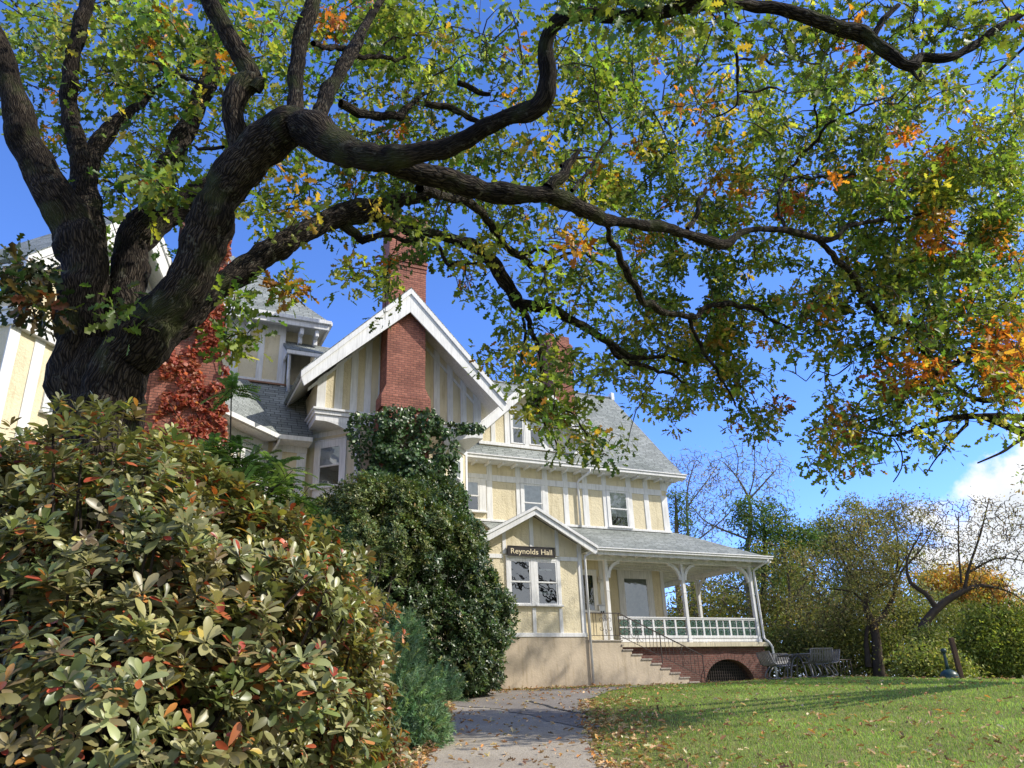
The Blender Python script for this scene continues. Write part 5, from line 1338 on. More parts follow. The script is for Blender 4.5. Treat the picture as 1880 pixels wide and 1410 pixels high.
tag(r, 'big foreground rhododendron with large olive leaves and some red ones, filling the lower left corner', 'shrub')
whorl_shrub(r, [pxblob(150, 1130, 3.5, 300), pxblob(360, 1140, 3.8, 240), pxblob(30, 1000, 3.7, 180), pxblob(215, 1015, 3.9, 180), pxblob(345, 1085, 4.1, 150), pxblob(-180, 1120, 3.4, 300), pxblob(130, 1420, 3.1, 330), pxblob(420, 1380, 3.6, 250), pxblob(470, 1120, 4.1, 150), pxblob(90, 890, 4.2, 80), pxblob(280, 930, 4.3, 60)],
            6200, 0.074, 10, RH, (4, 4, 3, 1.5, 1.2), RW, 0.10, stems=420, inner=0.6, amp=0.42, tmpl=T_RHODO, gap=0.14)
r = shrub_root(560, 1200, 5.2, 'rhododendron_shrub')
tag(r, 'small-leaved rhododendron flushed bronze and red, between the big one and the juniper', 'shrub')
whorl_shrub(r, [pxblob(545, 1180, 5.2, 160), pxblob(505, 1095, 5.3, 110), pxblob(560, 1330, 5.0, 150), pxblob(600, 1250, 5.1, 108), pxblob(610, 1130, 5.3, 82), pxblob(450, 1250, 5.0, 150), pxblob(590, 1440, 4.8, 125), pxblob(455, 1030, 5.5, 72)],
            2300, 0.075, 9, [(0.20, 0.195, 0.085), (0.26, 0.24, 0.13), (0.14, 0.15, 0.065), (0.30, 0.18, 0.10)], (4, 3, 3, 1.6), [(0.46, 0.14, 0.07), (0.50, 0.24, 0.11), (0.36, 0.09, 0.05)], 0.18, stems=320, inner=0.6, amp=0.40, tmpl=T_RHODO, gap=0.16)

# juniper with feathery sprays
def spray_shrub(root, blobs, n, length, cols, wts, up=0.35, bias=(0.3, -0.2, 0.35)):
    inv = np.array(root.location); P, D = blob_samples(blobs, n, (0.55, 1.02), 0.25, 1.2); n = len(P); per = 26
    A = norm(D * 0.7 + np.array(bias) + rng.normal(size=(n, 3)) * 0.25)
    t = rng.random((n, per)); Pq = P[:, None] + A[:, None] * (t * length)[..., None]
    X = norm(A[:, None] * 0.9 + rng.normal(size=(n, per, 3)) * 0.5)
    Pq = Pq.reshape(-1, 3); X = X.reshape(-1, 3); m = len(X)
    C = np.repeat(palette(n, cols, wts, 0.2), per, 0) * (1 + rng.normal(size=(m, 1)) * 0.15)
    S = length * 0.42 * rng.uniform(0.6, 1.2, m); S3 = np.stack([S, S * 1.9, S], 1)
    scatter('foliage', T_NEEDLE, Pq - inv, frames(X, rdir(m)), S3, np.clip(C, 0.005, 0.6), M['needle'], root)
    T = Tubes(); base = inv.copy(); base[2] -= 0.1
    for i in rng.choice(n, min(n, 70), replace=False): T.add([base - inv, (base + P[i]) / 2 + rng.normal(size=3) * 0.1 - inv, P[i] - inv], [0.02, 0.012, 0.006], 5)
    T.build('stems', M['bark_dark'], root)
r = shrub_root(745, 1340, 13.5, 'juniper_shrub')
tag(r, 'feathery blue-green juniper sprawling beside the left edge of the path', 'shrub')
spray_shrub(r, [pxblob(740, 1300, 13.2, 66), pxblob(700, 1250, 13.4, 62), pxblob(700, 1345, 12.8, 50), pxblob(785, 1290, 13.6, 44), pxblob(720, 1190, 13.8, 42), pxblob(690, 1160, 13.8, 34), pxblob(745, 1155, 13.8, 16), pxblob(805, 1275, 13.9, 34), pxblob(640, 1300, 13, 80), pxblob(780, 1330, 13, 36)], 5200, 0.20, [(0.20, 0.31, 0.18), (0.27, 0.39, 0.22), (0.12, 0.21, 0.12), (0.32, 0.42, 0.18)], (4, 4, 2, 1))

# big dark laurel in front of the gable
r = shrub_root(790, 1230, 22.6, 'laurel_shrub')
tag(r, 'tall dark green broadleaf evergreen mass in front of the gable, reaching the entrance bay', 'shrub')
whorl_shrub(r, [pxblob(720, 1020, 22.0, 128), pxblob(640, 990, 21.6, 88), pxblob(800, 1050, 22.5, 92), pxblob(850, 1140, 22.9, 84), pxblob(800, 1180, 22.2, 100), pxblob(690, 1130, 21.5, 120), pxblob(865, 1215, 22.8, 58), pxblob(790, 930, 22.8, 56), pxblob(880, 1110, 23, 55), pxblob(840, 1000, 22.9, 50), pxblob(720, 930, 22, 45)],
            13500, 0.135, 7, [(0.062, 0.105, 0.036), (0.042, 0.078, 0.028), (0.10, 0.145, 0.045), (0.16, 0.185, 0.055)], (5, 4, 2.5, 1), [(0.2, 0.2, 0.05)], 0.02, 'leaf_thick', 120, T_LANCE, 0.45)
r = shrub_root(660, 1060, 20.4, 'rounded_shrub')
tag(r, 'mid-green sunlit rounded shrub spreading left in front of the dark evergreen mass, under the ivy', 'shrub')
whorl_shrub(r, [pxblob(600, 965, 20.2, 52), pxblob(665, 935, 20.2, 54), pxblob(730, 940, 20.6, 52), pxblob(790, 965, 21.0, 40), pxblob(560, 1005, 19.8, 55), pxblob(640, 1010, 19.8, 66), pxblob(720, 1000, 20.2, 60), pxblob(835, 1000, 21.6, 36)],
            6500, 0.11, 7, [(0.13, 0.175, 0.055), (0.18, 0.215, 0.065), (0.085, 0.125, 0.04), (0.24, 0.25, 0.09)], (4, 3, 3, 1), [(0.3, 0.22, 0.08)], 0.03, 'leaf_thick', 100, T_LANCE, 0.45, amp=0.4)
# ivy on the gable chimney
def planepx(x, y, w):
    rr = ray(x, y); nrm = Vector((-UY, UX, 0)); o0 = H2W(0, w); t = (o0 - Vector((0, 0, EYE))).dot(nrm) / rr.dot(nrm); return Vector((0, 0, EYE)) + rr * t
def inpoly(x, y, poly):
    c = False; j = len(poly) - 1
    for i in range(len(poly)):
        (xi, yi), (xj, yj) = poly[i], poly[j]
        if (yi > y) != (yj > y) and x < (xj - xi) * (y - yi) / (yj - yi) + xi: c = not c
        j = i
    return c
def ivy(root, polys, n, size, cols, wts, thick, tmpl=T_ROUND, mat='leaf_thick', thr=-0.25):
    inv = np.array(root.location); P = []; tries = 0
    ar = [(max(p[0] for p in pl) - min(p[0] for p in pl)) * (max(p[1] for p in pl) - min(p[1] for p in pl)) * wt for pl, w, wt in polys]
    while len(P) < n and tries < n * 20:
        tries += 1; i = rng.choice(len(polys), p=np.array(ar) / sum(ar)); pl, w, wt = polys[i]
        x = rng.uniform(min(p[0] for p in pl), max(p[0] for p in pl)); y = rng.uniform(min(p[1] for p in pl), max(p[1] for p in pl))
        if not inpoly(x, y, pl): continue
        q = planepx(x, y, w)
        nz = mnoise.noise(q * 1.7) + 0.5 * mnoise.noise(q * 4.5)
        if nz < thr - 0.25 * rng.random(): continue
        dd = max(0.02, (0.5 + nz) * thick) * rng.uniform(0.3, 1.0); q = q + Vector((UY, -UX, 0)) * dd; P.append(tuple(q))
    P = np.array(P); n = len(P)
    Nn = norm(np.array((UY, -UX, 0.35)) + rng.normal(size=(n, 3)) * 0.42); X = norm(np.array((0, 0, -0.8)) + rdir(n) * 0.9)
    scatter('foliage', tmpl, P - inv, frames(X, Nn), size * rng.uniform(0.6, 1.3, n), palette(n, cols, wts, 0.22), M[mat], root)
    return P
r = empty('ivy', tuple(H2W(-4.2, -2.3, 2.05)))
tag(r, 'dark green ivy climbing the brick chimney and bay below the gable', 'ivy')
P = ivy(r, [([(712, 800), (735, 830), (800, 835), (838, 850), (852, 905), (868, 990), (640, 1000), (655, 930), (672, 900), (680, 850), (690, 800), (700, 772)], -2.15, 1.4),
        ([(690, 762), (704, 750), (790, 752), (800, 775), (835, 810), (840, 850), (700, 850)], -2.15, 0.8),
        ([(636, 770), (660, 765), (700, 765), (705, 850), (690, 920), (660, 940), (655, 880), (672, 860), (650, 830)], -1.75, 0.5),
        ([(790, 772), (886, 782), (884, 796), (850, 800), (790, 800)], -1.90, 1.5),
        ([(632, 786), (645, 785), (665, 870), (650, 860)], -1.72, 0.6), ([(640, 760), (700, 764), (700, 770), (640, 768)], -1.88, 0.6)],
        15000, 0.115, [(0.045, 0.095, 0.028), (0.075, 0.14, 0.04), (0.03, 0.06, 0.02), (0.12, 0.18, 0.06)], (4, 4, 3, 1), 0.55)
T = Tubes(); inv = np.array(r.location)
for i in range(50):
    p = P[rng.integers(len(P))]; q = P[rng.integers(len(P))]
    if np.linalg.norm(p - q) < 2.5: T.add([p - inv, (p + q) / 2 - inv + rng.normal(size=3) * 0.1, q - inv], [0.012, 0.01, 0.006], 5)
T.build('stems', M['bark_dark'], r)
r = empty('creeper', tuple(H2W(-11, -3.6, 2.05)))
tag(r, 'scarlet virginia creeper covering the left-hand brick chimney', 'creeper')
RC = [(0.46, 0.14, 0.095), (0.36, 0.085, 0.06), (0.55, 0.23, 0.15), (0.27, 0.13, 0.06)]
P = ivy(r, [([(350, 590), (412, 560), (420, 640), (414, 760), (408, 905), (345, 900), (350, 800), (360, 700)], -3.50, 1.6), ([(290, 640), (350, 610), (360, 700), (345, 900), (275, 900), (270, 800), (300, 740)], -3.50, 0.7), ([(395, 440), (424, 430), (420, 540), (392, 560)], -3.42, 0.8)],
        9000, 0.12, RC, (4, 3, 2, 0.6), 0.25, T_ROUND, 'leaf', 0.0)
T = Tubes(); inv = np.array(r.location)
for i in range(40):
    p = P[rng.integers(len(P))]; q = P[rng.integers(len(P))]
    if np.linalg.norm(p - q) < 2: T.add([p - inv, (p + q) / 2 - inv, q - inv], [0.012, 0.01, 0.006], 5)
T.build('stems', M['bark_dark'], r)

# pinnate-leaved saplings
def frond_tree(root, tips, per, length, cols, wts, nleaf=11, lsize=0.07):
    inv = np.array(root.location); Ps, Xs, Ns, Cs = [], [], [], []; T = Tubes(); base = inv.copy(); base[2] -= 0.1
    for (x, y, d, spread) in tips:
        c = np.array(at(x, y, d)); s_ = spread * d / FPX
        T.add([base - inv, (base * 0.5 + c * 0.5) + rng.normal(size=3) * 0.1 - inv, c - inv], [0.035, 0.02, 0.010], 6)
        for _ in range(per):
            p = c + rng.normal(size=3) * s_ * np.array((0.6, 0.5, 0.6)); a = norm(rng.normal(size=3) * np.array((1, 1, 0.45)) + np.array((0.1, 0, 0.25))); sd = norm(np.cross(a, (0, 0, 1.0))); up = np.cross(sd, a)
            L = length * rng.uniform(0.7, 1.2); col = palette(1, cols, wts)[0]; pts = []
            for k in range(nleaf):
                t = (k + 0.8) / nleaf; q = p + a * L * t - np.array((0, 0, 1)) * (0.35 * L * t * t); pts.append(q)
                for s in (-1, 1):
                    Ps.append(q); Xs.append(sd * s + a * 0.45 - np.array((0, 0, 0.15))); Ns.append(up + sd * s * 0.1 + rng.normal(size=3) * 0.12); Cs.append(col * rng.uniform(0.8, 1.2))
            T.add([c - inv] + [q - inv for q in pts[::3]], [0.006] + [0.004] * len(pts[::3]), 4)
    n = len(Ps); S = lsize * rng.uniform(0.75, 1.2, n)
    scatter('foliage', T_LANCE, np.array(Ps) - inv, frames(np.array(Xs), np.array(Ns)), np.stack([S, S * 1.1, S], 1), np.array(Cs), M['leaf'], root)
    T.build('stems', M['twig'], root)
FC = [(0.19, 0.29, 0.08), (0.27, 0.37, 0.13), (0.12, 0.20, 0.06)]
r = shrub_root(450, 1050, 13, 'locust_sapling')
tag(r, 'pale green feathery-leaved sapling in front of the recessed bay window', 'sapling')
frond_tree(r, [(440, 850, 12, 30), (480, 890, 12.4, 36), (430, 920, 12, 36), (510, 930, 12.6, 32), (470, 960, 12.2, 36), (540, 960, 12.8, 26), (500, 860, 12.8, 18), (405, 870, 12, 26), (450, 1010, 12, 34), (530, 1000, 12.5, 26), (425, 715, 12, 8), (570, 990, 13, 20), (600, 1010, 13, 16), (455, 870, 11.5, 30), (420, 840, 11.5, 26), (400, 830, 11.5, 24), (440, 880, 11, 34), (500, 900, 11.3, 34), (520, 890, 12, 30), (495, 915, 11.6, 32), (540, 930, 12, 26)], 20, 0.42, FC, (3, 3, 2), 11, 0.088)
r = shrub_root(650, 1120, 12.5, 'locust_sapling')
tag(r, 'arching sunlit silvery fronds against the dark evergreen mass', 'sapling')
frond_tree(r, [(620, 1040, 11, 16), (640, 1070, 11, 18), (680, 1050, 11.2, 14), (700, 1030, 11.4, 14), (660, 1025, 11.3, 12), (720, 1060, 11.5, 10), (610, 1075, 11, 14)], 4, 0.42, [(0.26, 0.32, 0.16), (0.32, 0.38, 0.22)], (1, 1), 12, 0.06)
# hemlock-like greenery between the saplings and the house
r = shrub_root(520, 1050, 17, 'yew_shrub')
tag(r, 'soft green yew behind the feathery sapling, below the bay windows', 'shrub')
spray_shrub(r, [pxblob(560, 1020, 17, 70), pxblob(480, 1040, 17, 80), pxblob(400, 1020, 17, 80), pxblob(600, 1100, 17, 80), pxblob(500, 975, 17, 34), pxblob(300, 1020, 17, 90), pxblob(540, 950, 17.4, 26)], 4200, 0.24, [(0.07, 0.125, 0.05), (0.10, 0.17, 0.06), (0.05, 0.09, 0.04)], (3, 2, 3))

# ------------------------------------------------------------------ trees behind the lawn, right
def far_tree(x, ybase, d, name, label, group, limbs, blobs, n, size, cols, wts, twn=120, bark='bark_far', tmpl=T_SIMPLE, shell=(0.25, 1.0), twr=1.0, mat='leaf_far', leafmul=1.0, thr=-0.2):
    p = at(x, ybase, d); root = empty(name, (p.x, p.y, gz(p.x, p.y))); tag(root, label, 'tree', group); inv = np.array(root.location)
    nodes = []
    for i, L in enumerate(limbs):
        pts = [at(a, b_, dd) for a, b_, dd, w in L]; rad = [w * (0.37 if w > 8 else 0.30) * dd / FPX for a, b_, dd, w in L]
        if i == 0: pts = [Vector((pts[0].x, pts[0].y, inv[2] - 0.3))] + pts; rad = [rad[0] * 1.2] + rad
        P, R_ = catmull(pts, rad, 0.3); T = Tubes(); T.add([q - inv for q in P], R_, 8, 0.12, 2.0); T.build('trunk' if i == 0 else 'limb', M[bark], root)
        nodes += P[1:]
    B_ = [pxblob(*q) for q in blobs]
    vol = np.array([r_ ** 2 for c, r_ in B_]); m = max(4, n)
    idx = rng.choice(len(B_), m, p=vol / vol.sum()); D = rdir(m); rr = np.array([B_[i][1] for i in idx]) * rng.uniform(shell[0] ** 3, shell[1] ** 3, m) ** (1 / 3)
    P = np.array([tuple(B_[i][0]) for i in idx]) + D * rr[:, None] * np.array((1, 0.9, 1))
    nz = np.array([mnoise.noise(Vector(q) * 0.55) + 0.5 * mnoise.noise(Vector(q) * 1.5) for q in P]); P = P[nz > thr]; D = D[nz > thr]; m = len(P)
    if twn:
        k = rng.choice(m, min(twn, m), replace=False); twigs_for(P[k], nodes, root, 'branches', twr * 3.2, bark)
    if leafmul > 0:
        per = int(9 * leafmul); Pl = np.repeat(P, per, 0) + rng.normal(size=(m * per, 3)) * 0.26 * np.array((1, 1, 0.7)); q = len(Pl)
        C = np.repeat(palette(m, np.array(cols) * 1.55, wts, 0.2), per, 0) * (1 + rng.normal(size=(q, 1)) * 0.22)
        scatter('crown', tmpl, Pl - inv, frames(rdir(q), norm(rdir(q) * 0.8 + np.array((0.3, -0.2, 0.6)))), size * rng.uniform(0.6, 1.3, q), np.clip(C, 0.01, 0.7), M[mat], root)
    return root
OL = [(0.15, 0.17, 0.055), (0.20, 0.19, 0.065), (0.11, 0.13, 0.045), (0.24, 0.19, 0.07)]
G_ = 'trees behind the lawn'
far_tree(1370, 1100, 50, 'bare_tree', 'nearly bare grey tree with a rounded crown rising above the evergreens', G_,
  [[(1372, 1060, 50, 14), (1378, 960, 50, 10), (1374, 915, 50, 8), (1352, 875, 50, 5), (1330, 850, 50, 3)], [(1374, 918, 50, 7), (1400, 890, 50, 5), (1425, 862, 50, 3)], [(1374, 915, 50, 5), (1385, 870, 50, 4), (1385, 820, 50, 2)], [(1352, 875, 50, 4), (1355, 840, 50, 3), (1345, 810, 50, 2)], [(1372, 990, 50, 7), (1300, 960, 50, 4), (1270, 930, 50, 3)]],
  [(1380, 850, 50, 60), (1340, 870, 50, 50), (1420, 870, 50, 40), (1290, 950, 50, 50), (1330, 930, 50, 50), (1420, 910, 50, 40)], 520, 0.13, [(0.26, 0.27, 0.14), (0.2, 0.2, 0.1)], (1, 1), 520, leafmul=0.7, twr=0.75, thr=-0.9)
far_tree(1265, 1100, 54, 'bare_tree', 'thin wispy bare tree right behind the corner of the roof', G_,
  [[(1270, 1060, 54, 12), (1262, 960, 54, 8), (1262, 900, 54, 5), (1275, 850, 54, 3)], [(1262, 930, 54, 5), (1300, 880, 54, 3), (1320, 850, 54, 2)], [(1270, 1000, 54, 6), (1320, 960, 54, 4), (1350, 930, 54, 2)]],
  [(1270, 870, 54, 50), (1300, 900, 54, 50), (1255, 850, 54, 30), (1310, 970, 54, 40)], 420, 0.13, [(0.27, 0.22, 0.12), (0.22, 0.2, 0.12)], (1, 1), 420, leafmul=0.6, twr=0.75, thr=-0.9)
far_tree(1243, 1060, 44, 'ivy_clad_tree', 'narrow ivy-wrapped trunk close against the house wall', G_,
  [[(1243, 1060, 44, 14), (1242, 960, 44, 10), (1240, 910, 44, 5)]], [(1240, 915, 44, 18), (1248, 950, 44, 22), (1252, 980, 44, 24), (1262, 1000, 44, 22)], 260, 0.17, [(0.05, 0.09, 0.03), (0.10, 0.12, 0.04)], (3, 1), 10)
far_tree(1400, 1150, 46, 'evergreen_tree', 'dark green dense tree just right of the porch roof', G_,
  [[(1400, 1150, 46, 16), (1405, 1000, 46, 10), (1400, 940, 46, 5)]], [(1395, 955, 46, 46), (1440, 975, 46, 42), (1370, 985, 46, 34), (1420, 1030, 46, 60), (1360, 940, 46, 22), (1475, 990, 46, 30)], 1250, 0.21, [(0.055, 0.10, 0.03), (0.085, 0.13, 0.04), (0.15, 0.16, 0.05)], (4, 3, 1.2), 60, bark='bark_dark')
far_tree(1560, 1180, 48, 'broadleaf_tree', 'olive-green tree with a bumpy top in the middle of the treeline', G_,
  [[(1560, 1180, 48, 16), (1560, 1040, 48, 10), (1570, 960, 48, 5)], [(1560, 1060, 48, 8), (1600, 1000, 48, 4)]], [(1540, 975, 48, 52), (1600, 990, 48, 54), (1570, 950, 48, 34), (1520, 1040, 48, 60), (1600, 1060, 48, 60), (1650, 1030, 48, 40), (1500, 985, 48, 36), (1565, 925, 48, 16), (1530, 935, 48, 16)], 2600, 0.20, OL, (4, 3, 3, 1), 180)
far_tree(1440, 1200, 40, 'broadleaf_tree', 'drab brown-green tree directly behind the right porch post', G_,
  [[(1440, 1200, 40, 12), (1450, 1100, 40, 8), (1440, 1010, 40, 4)], [(1450, 1110, 40, 6), (1500, 1040, 40, 3)], [(1445, 1120, 40, 5), (1410, 1060, 40, 3)]], [(1430, 1060, 40, 66), (1480, 1080, 40, 70), (1420, 1150, 40, 60), (1500, 1160, 40, 70), (1300, 1110, 42, 60), (1350, 1150, 42, 60), (1250, 1130, 42, 50), (1440, 1210, 40, 50)], 2100, 0.17, [(0.16, 0.15, 0.05), (0.11, 0.12, 0.04), (0.22, 0.17, 0.07), (0.08, 0.10, 0.035)], (4, 3, 2, 3), 260)
far_tree(1605, 1225, 35, 'apple_tree', 'gnarled multi-stemmed orchard tree with sparse leaves behind the table', G_,
  [[(1612, 1222, 35, 26), (1608, 1170, 35, 20), (1600, 1140, 35, 18), (1588, 1110, 35, 13), (1600, 1085, 35, 10), (1640, 1060, 35, 7), (1665, 1020, 35, 4)], [(1604, 1150, 35, 14), (1625, 1125, 35, 12), (1640, 1095, 35, 10), (1655, 1050, 35, 7), (1690, 1010, 35, 5), (1720, 960, 35, 3)], [(1595, 1225, 35, 15), (1590, 1170, 35, 10), (1596, 1130, 35, 8), (1570, 1090, 35, 6), (1520, 1080, 35, 4)], [(1596, 1105, 35, 7), (1560, 1050, 35, 5), (1530, 1000, 35, 3)], [(1640, 1085, 35, 7), (1650, 1010, 35, 5), (1640, 950, 35, 3)]],
  [(1600, 1010, 35, 80), (1540, 1060, 35, 70), (1650, 1000, 35, 80), (1600, 1090, 35, 60), (1680, 960, 35, 50), (1500, 1120, 35, 50), (1640, 940, 35, 30)], 1900, 0.115, [(0.20, 0.18, 0.08), (0.15, 0.15, 0.06), (0.27, 0.20, 0.10)], (2, 2, 1), 800, bark='bark_mid', leafmul=1.4, twr=0.62)
far_tree(1678, 1212, 33, 'apple_tree', 'leaning dark-trunked orchard tree arching right over the green bin', G_,
  [[(1678, 1212, 33, 20), (1684, 1170, 33, 20), (1705, 1135, 33, 20), (1735, 1105, 33, 18), (1770, 1085, 33, 13), (1800, 1075, 33, 9), (1850, 1085, 33, 5), (1890, 1110, 33, 3)], [(1720, 1118, 33, 14), (1700, 1090, 33, 12), (1672, 1070, 33, 10), (1665, 1030, 33, 6), (1690, 980, 33, 4)], [(1770, 1085, 33, 10), (1780, 1040, 33, 8), (1800, 980, 33, 6), (1815, 920, 33, 3)], [(1780, 1050, 33, 7), (1830, 1025, 33, 5), (1880, 1030, 33, 3)], [(1765, 1070, 33, 7), (1760, 1010, 33, 5), (1760, 950, 33, 3)]],
  [(1780, 990, 33, 80), (1840, 990, 33, 80), (1730, 970, 33, 60), (1880, 1040, 33, 60), (1850, 940, 33, 40), (1780, 940, 33, 40), (1820, 1060, 33, 60), (1700, 1010, 33, 40), (1930, 980, 33, 70)], 900, 0.10, [(0.24, 0.15, 0.09), (0.16, 0.15, 0.07), (0.28, 0.22, 0.12)], (2, 2, 1), 900, bark='bark_mid', leafmul=0.6, twr=0.62, thr=-0.5)
far_tree(1800, 1180, 62, 'maple_tree', 'orange and gold autumn tree behind the orchard trees at right', G_,
  [[(1800, 1200, 62, 12), (1800, 1120, 62, 7), (1800, 1080, 62, 4)]], [(1790, 1090, 62, 48), (1740, 1080, 62, 40), (1840, 1120, 62, 44), (1870, 1150, 62, 40), (1700, 1075, 62, 30), (1900, 1170, 62, 40), (1830, 1080, 62, 30), (1770, 1060, 62, 26)], 3200, 0.28, [(0.42, 0.22, 0.05), (0.48, 0.30, 0.07), (0.34, 0.16, 0.05), (0.24, 0.24, 0.07)], (4, 3, 2, 2), 30)
def bush(x, y, d, label, blobs, n, size, cols, wts, name='bush', cat='bush', group='thicket along the far side of the lawn'):
    o_ = far_tree(x, y, d, name, label, group, [[(x, y - 5, d, 6), (x + 3, y - 40, d, 4), (x + 8, y - 70, d, 2)], [(x, y - 8, d, 4), (x - 12, y - 55, d, 2)]], blobs, int(n * 1.7), size * 1.1, cols, wts, 150, bark='bark_dark', thr=-0.5)
    o_['category'] = cat
bush(1835, 1240, 33, 'yellow-green bush filling the right edge behind the post', [(1830, 1180, 33, 60), (1880, 1170, 33, 60), (1790, 1200, 33, 46), (1850, 1220, 33, 45), (1900, 1220, 33, 50), (1800, 1140, 33, 30)], 1700, 0.13, [(0.16, 0.19, 0.04), (0.22, 0.23, 0.055), (0.10, 0.13, 0.035)], (3, 2, 2))
bush(1700, 1245, 31, 'bright lime undergrowth at the foot of the leaning trunk', [(1700, 1215, 31, 26), (1735, 1225, 31, 24), (1670, 1225, 31, 22), (1760, 1235, 31, 20), (1710, 1180, 32, 24)], 700, 0.12, [(0.19, 0.21, 0.055), (0.26, 0.25, 0.09), (0.12, 0.15, 0.04)], (2, 2, 2.5))
bush(1540, 1240, 36, 'dark brambly undergrowth behind the outdoor table', [(1540, 1200, 36, 50), (1480, 1210, 36, 44), (1430, 1200, 36, 46), (1590, 1210, 36, 36), (1640, 1200, 36, 40), (1560, 1150, 37, 50), (1660, 1150, 38, 50), (1730, 1160, 38, 50), (1390, 1200, 37, 40)], 2600, 0.13, [(0.10, 0.115, 0.035), (0.15, 0.15, 0.05), (0.065, 0.08, 0.03), (0.2, 0.18, 0.06)], (4, 3, 3, 1))
bush(1600, 1240, 55, 'distant olive thicket closing the view between the trunks', [(1480, 1130, 56, 70), (1600, 1130, 56, 70), (1700, 1140, 56, 60), (1800, 1180, 56, 60), (1400, 1100, 56, 80), (1300, 1140, 56, 70), (1880, 1200, 56, 60), (1540, 1200, 56, 70), (1680, 1220, 56, 60), (1250, 1180, 56, 60)], 3600, 0.24, [(0.13, 0.14, 0.05), (0.18, 0.17, 0.06), (0.09, 0.10, 0.04)], (3, 2, 3))

# ------------------------------------------------------------------ small things
hz = math.radians(90 - 64.2)
# sign over the bay window
sg = empty('sign', tuple(H2W(1.20, -0.035, 6.66)), hz)
tag(sg, 'long black name board with pale gold lettering above the twin window of the entrance bay', 'sign')
b = MB(); b.box(-0.94, 0.94, -0.10, 0.0, -0.17, 0.17); b.build('board', M['blacksign'], sg, 0.01)
b = MB(); b.box(-0.96, 0.96, -0.115, -0.10, 0.165, 0.185); b.box(-0.96, 0.96, -0.115, -0.10, -0.185, -0.165); b.box(-0.96, -0.94, -0.115, -0.10, -0.165, 0.165); b.box(0.94, 0.96, -0.115, -0.10, -0.165, 0.165); b.build('frame', M['blacksign'], sg)
tcv = bpy.data.curves.new('lettering', 'FONT'); tcv.body = 'Reynolds Hall'; tcv.size = 0.27; tcv.align_x = 'CENTER'; tcv.align_y = 'CENTER'; tcv.extrude = 0.006; tcv.space_character = 1.02
tcv.offset = 0.002
to = bpy.data.objects.new('lettering_src', tcv); COL.objects.link(to)
bpy.context.view_layer.update()
tm = bpy.data.meshes.new_from_object(to.evaluated_get(bpy.context.evaluated_depsgraph_get()))
bpy.data.objects.remove(to); tm.materials.clear(); tm.materials.append(M['gold'])
lt = bpy.data.objects.new('lettering', tm); COL.objects.link(lt); lt.parent = sg
lt.rotation_euler = (math.radians(90), 0, 0); lt.location = (0, -0.108, -0.01)
xsz = max(v.co.x for v in tm.vertices) - min(v.co.x for v in tm.vertices); lt.scale = (1.66 / xsz, 1.0, 1.0)

q = H2W(5.24, 1.96, 6.08); wl = empty('wall_lantern', tuple(q), hz); tag(wl, 'small white wall lantern between the entrance window and the first porch post', 'lantern')
b = MB(); b.box(-0.05, 0.05, -0.03, 0.0, -0.10, 0.12); b.tube([(0, -0.02, 0.08), (0, -0.10, 0.12), (0, -0.13, 0.07)], 0.012, 6); b.build('bracket', M['white'], wl)
b = MB(); b.lathe([(0.03, 0.06), (0.075, 0.03), (0.075, 0.0), (0.02, 0.0)][::-1], (0, -0.13, 0.02), 10); b.build('cap', M['white'], wl)
b = MB(); b.lathe([(0.035, -0.15), (0.06, -0.10), (0.062, 0.0)], (0, -0.13, 0.02), 10); b.build('globe', M['blind'], wl)
q = H2W(5.22, 1.965, 4.93); mb = empty('mailbox', tuple(q), hz); tag(mb, 'small steel letterbox on the wall beside the entrance window', 'mailbox')
b = MB(); b.box(-0.15, 0.15, -0.11, 0.0, -0.17, 0.14); b.build('box', M['steel'], mb, 0.015)
b = MB(); b.prism([(-0.16, 0.14), (0.16, 0.14), (0.16, 0.17), (-0.16, 0.17)], -0.125, 0.0); b.build('lid', M['steel'], mb)
b = MB(); b.box(-0.08, -0.02, -0.118, -0.111, -0.13, -0.07); b.box(0.02, 0.08, -0.118, -0.111, -0.13, -0.07); b.build('slot', M['void'], mb)

# steel picnic table with four slatted seats
M['grey_metal'] = mat_plain('grey coated steel', (0.17, 0.165, 0.165), 0.45, 0.3)
tp = at(1474, 1250, 27.5); tx, ty = tp.x, tp.y
pt_ = empty('picnic_table', (tx, ty, gz(tx, ty)), math.radians(14)); tag(pt_, 'grey steel slatted picnic table with four attached bench seats on the lawn beside the porch', 'picnic table')
b = MB()
for i in range(11):
    x = -0.55 + i * 0.105; h = 0.56 if abs(x) < 0.35 else 0.56 - (abs(x) - 0.35) * 0.9
    b.box(x, x + 0.07, -h, h, 0.735, 0.755)
b.bar((-0.6, -0.36, 0.72), (0.6, -0.36, 0.72), 0.04, 0.03); b.bar((-0.6, 0.36, 0.72), (0.6, 0.36, 0.72), 0.04, 0.03)
ring = [(0.62 * math.cos(a) * (1 + 0.06 * math.cos(4 * a)), 0.62 * math.sin(a) * (1 + 0.06 * math.cos(4 * a)), 0.74) for a in [k * math.pi / 16 for k in range(33)]]
b.tube(ring, 0.022, 6, False); b.build('table_top', M['grey_metal'], pt_)
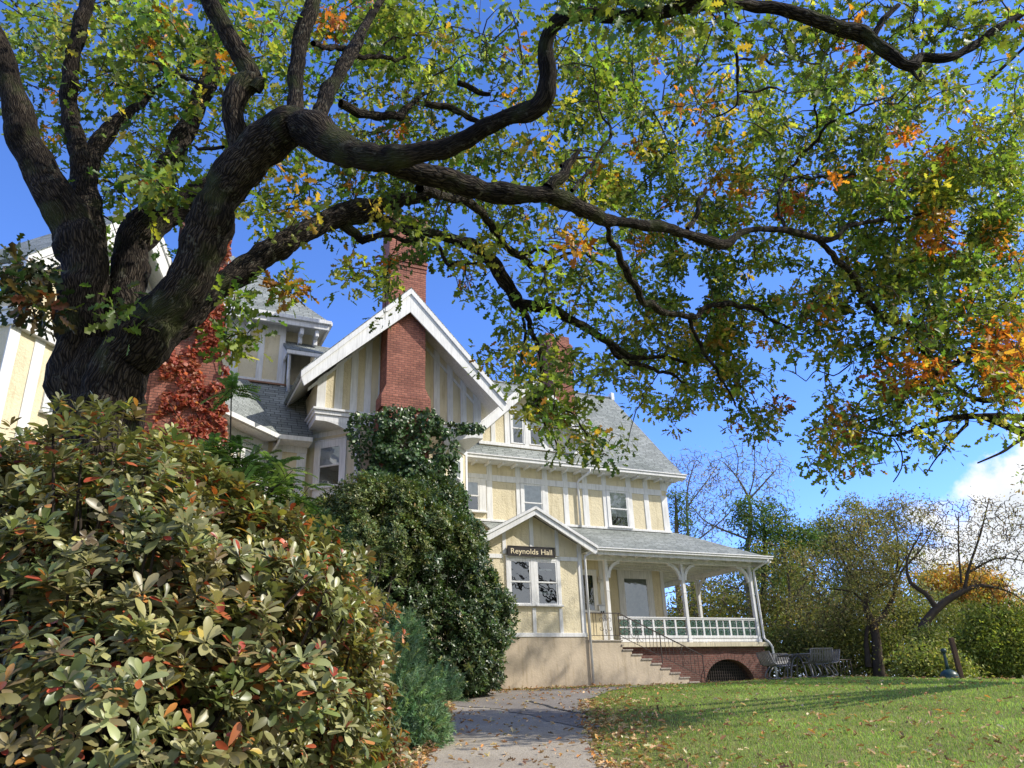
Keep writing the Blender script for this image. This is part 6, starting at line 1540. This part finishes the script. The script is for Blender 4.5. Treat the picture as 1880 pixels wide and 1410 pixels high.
for k in range(4):
    xf = Matrix.Rotation(k * math.pi / 2, 4, 'Z')
    b = MB(xf)
    for y in (-0.12, 0.12): b.tube([(0.12, y, 0.72), (0.30, y, 0.60), (0.42, y, 0.30), (0.46, y, 0.06), (0.62, y, 0.025), (1.15, y, 0.025), (1.28, y, 0.10), (1.20, y, 0.25), (1.05, y, 0.40)], 0.024, 7)
    b.build('leg', M['grey_metal'], pt_)
    se = MB(xf)
    prof = [(0.80, 0.43), (0.84, 0.455), (1.00, 0.45), (1.12, 0.45), (1.20, 0.50), (1.25, 0.62), (1.31, 0.85)]
    for i in range(8):
        y0 = -0.36 + i * 0.094
        for (xa, za), (xb, zb_) in zip(prof[:4][:-1], prof[:4][1:]):
            se.slab([(xa, y0, za), (xb, y0, zb_), (xb, y0 + 0.062, zb_), (xa, y0 + 0.062, za)], 0.012)
    so = se.build('seat', M['grey_metal'], pt_)
    bk = MB(xf)
    for i in range(8):
        y0 = -0.36 + i * 0.094
        for (xa, za), (xb, zb_) in zip(prof[3:][:-1], prof[3:][1:]):
            bk.slab([(xa, y0, za), (xb, y0, zb_), (xb, y0 + 0.062, zb_), (xa, y0 + 0.062, za)], 0.012)
    for y in (-0.385, 0.405): bk.tube([(px_, y, pz) for px_, pz in prof], 0.020, 6)
    bk.bar((1.315, -0.385, 0.86), (1.315, 0.405, 0.86), 0.03, 0.03)
    bk.build('backrest', M['grey_metal'], pt_)

# bike rack behind the table
q = at(1540, 1246, 31.5); br = empty('bike_rack', (q.x, q.y, gz(q.x, q.y)), math.radians(10)); tag(br, 'low black bicycle rack standing behind the picnic table', 'bike rack')
b = MB()
for i in range(9): x = -0.6 + i * 0.15; b.tube([(x, 0, 0.0), (x, 0, 0.72)], 0.012, 5)
b.tube([(-0.65, 0, 0.72), (0.65, 0, 0.72)], 0.018, 6); b.tube([(-0.65, 0, 0.06), (0.65, 0, 0.06)], 0.018, 6)
b.build('frame', M['iron'], br)

# cigarette receptacle and old post
M['teal'] = mat_plain('dark green plastic', (0.016, 0.045, 0.042), 0.4)
q = at(1745, 1250, 27.0); cr_ = empty('smoking_receptacle', (q.x, q.y, gz(q.x, q.y))); tag(cr_, 'dark green smokers bin with a squat round base and tall neck on the lawn', 'ash bin')
b = MB(); b.lathe([(0.27, 0.0), (0.28, 0.05), (0.275, 0.16), (0.26, 0.20), (0.21, 0.27), (0.12, 0.32), (0.06, 0.35)]); b.build('base', M['teal'], cr_)
b = MB(); b.lathe([(0.062, 0.34), (0.052, 0.50), (0.045, 0.80), (0.048, 0.84)], n=14); b.build('neck', M['teal'], cr_)
b = MB(); b.lathe([(0.05, 0.84), (0.085, 0.85), (0.09, 0.93), (0.07, 0.97), (0.03, 0.98)], n=14); b.build('cap', M['teal'], cr_)
q = at(1766, 1252, 27.4); po = empty('wooden_post', (q.x, q.y, gz(q.x, q.y))); tag(po, 'weathered brown square post beside the green bin', 'post')
b = MB(); b.bar((0.02, 0, -0.1), (-0.02, 0.0, 1.36), 0.14, 0.14, (0, 1, 0)); b.build('shaft', mat_paint('weathered brown timber', (0.13, 0.075, 0.045), 0.4, 0.9), po, 0.012)
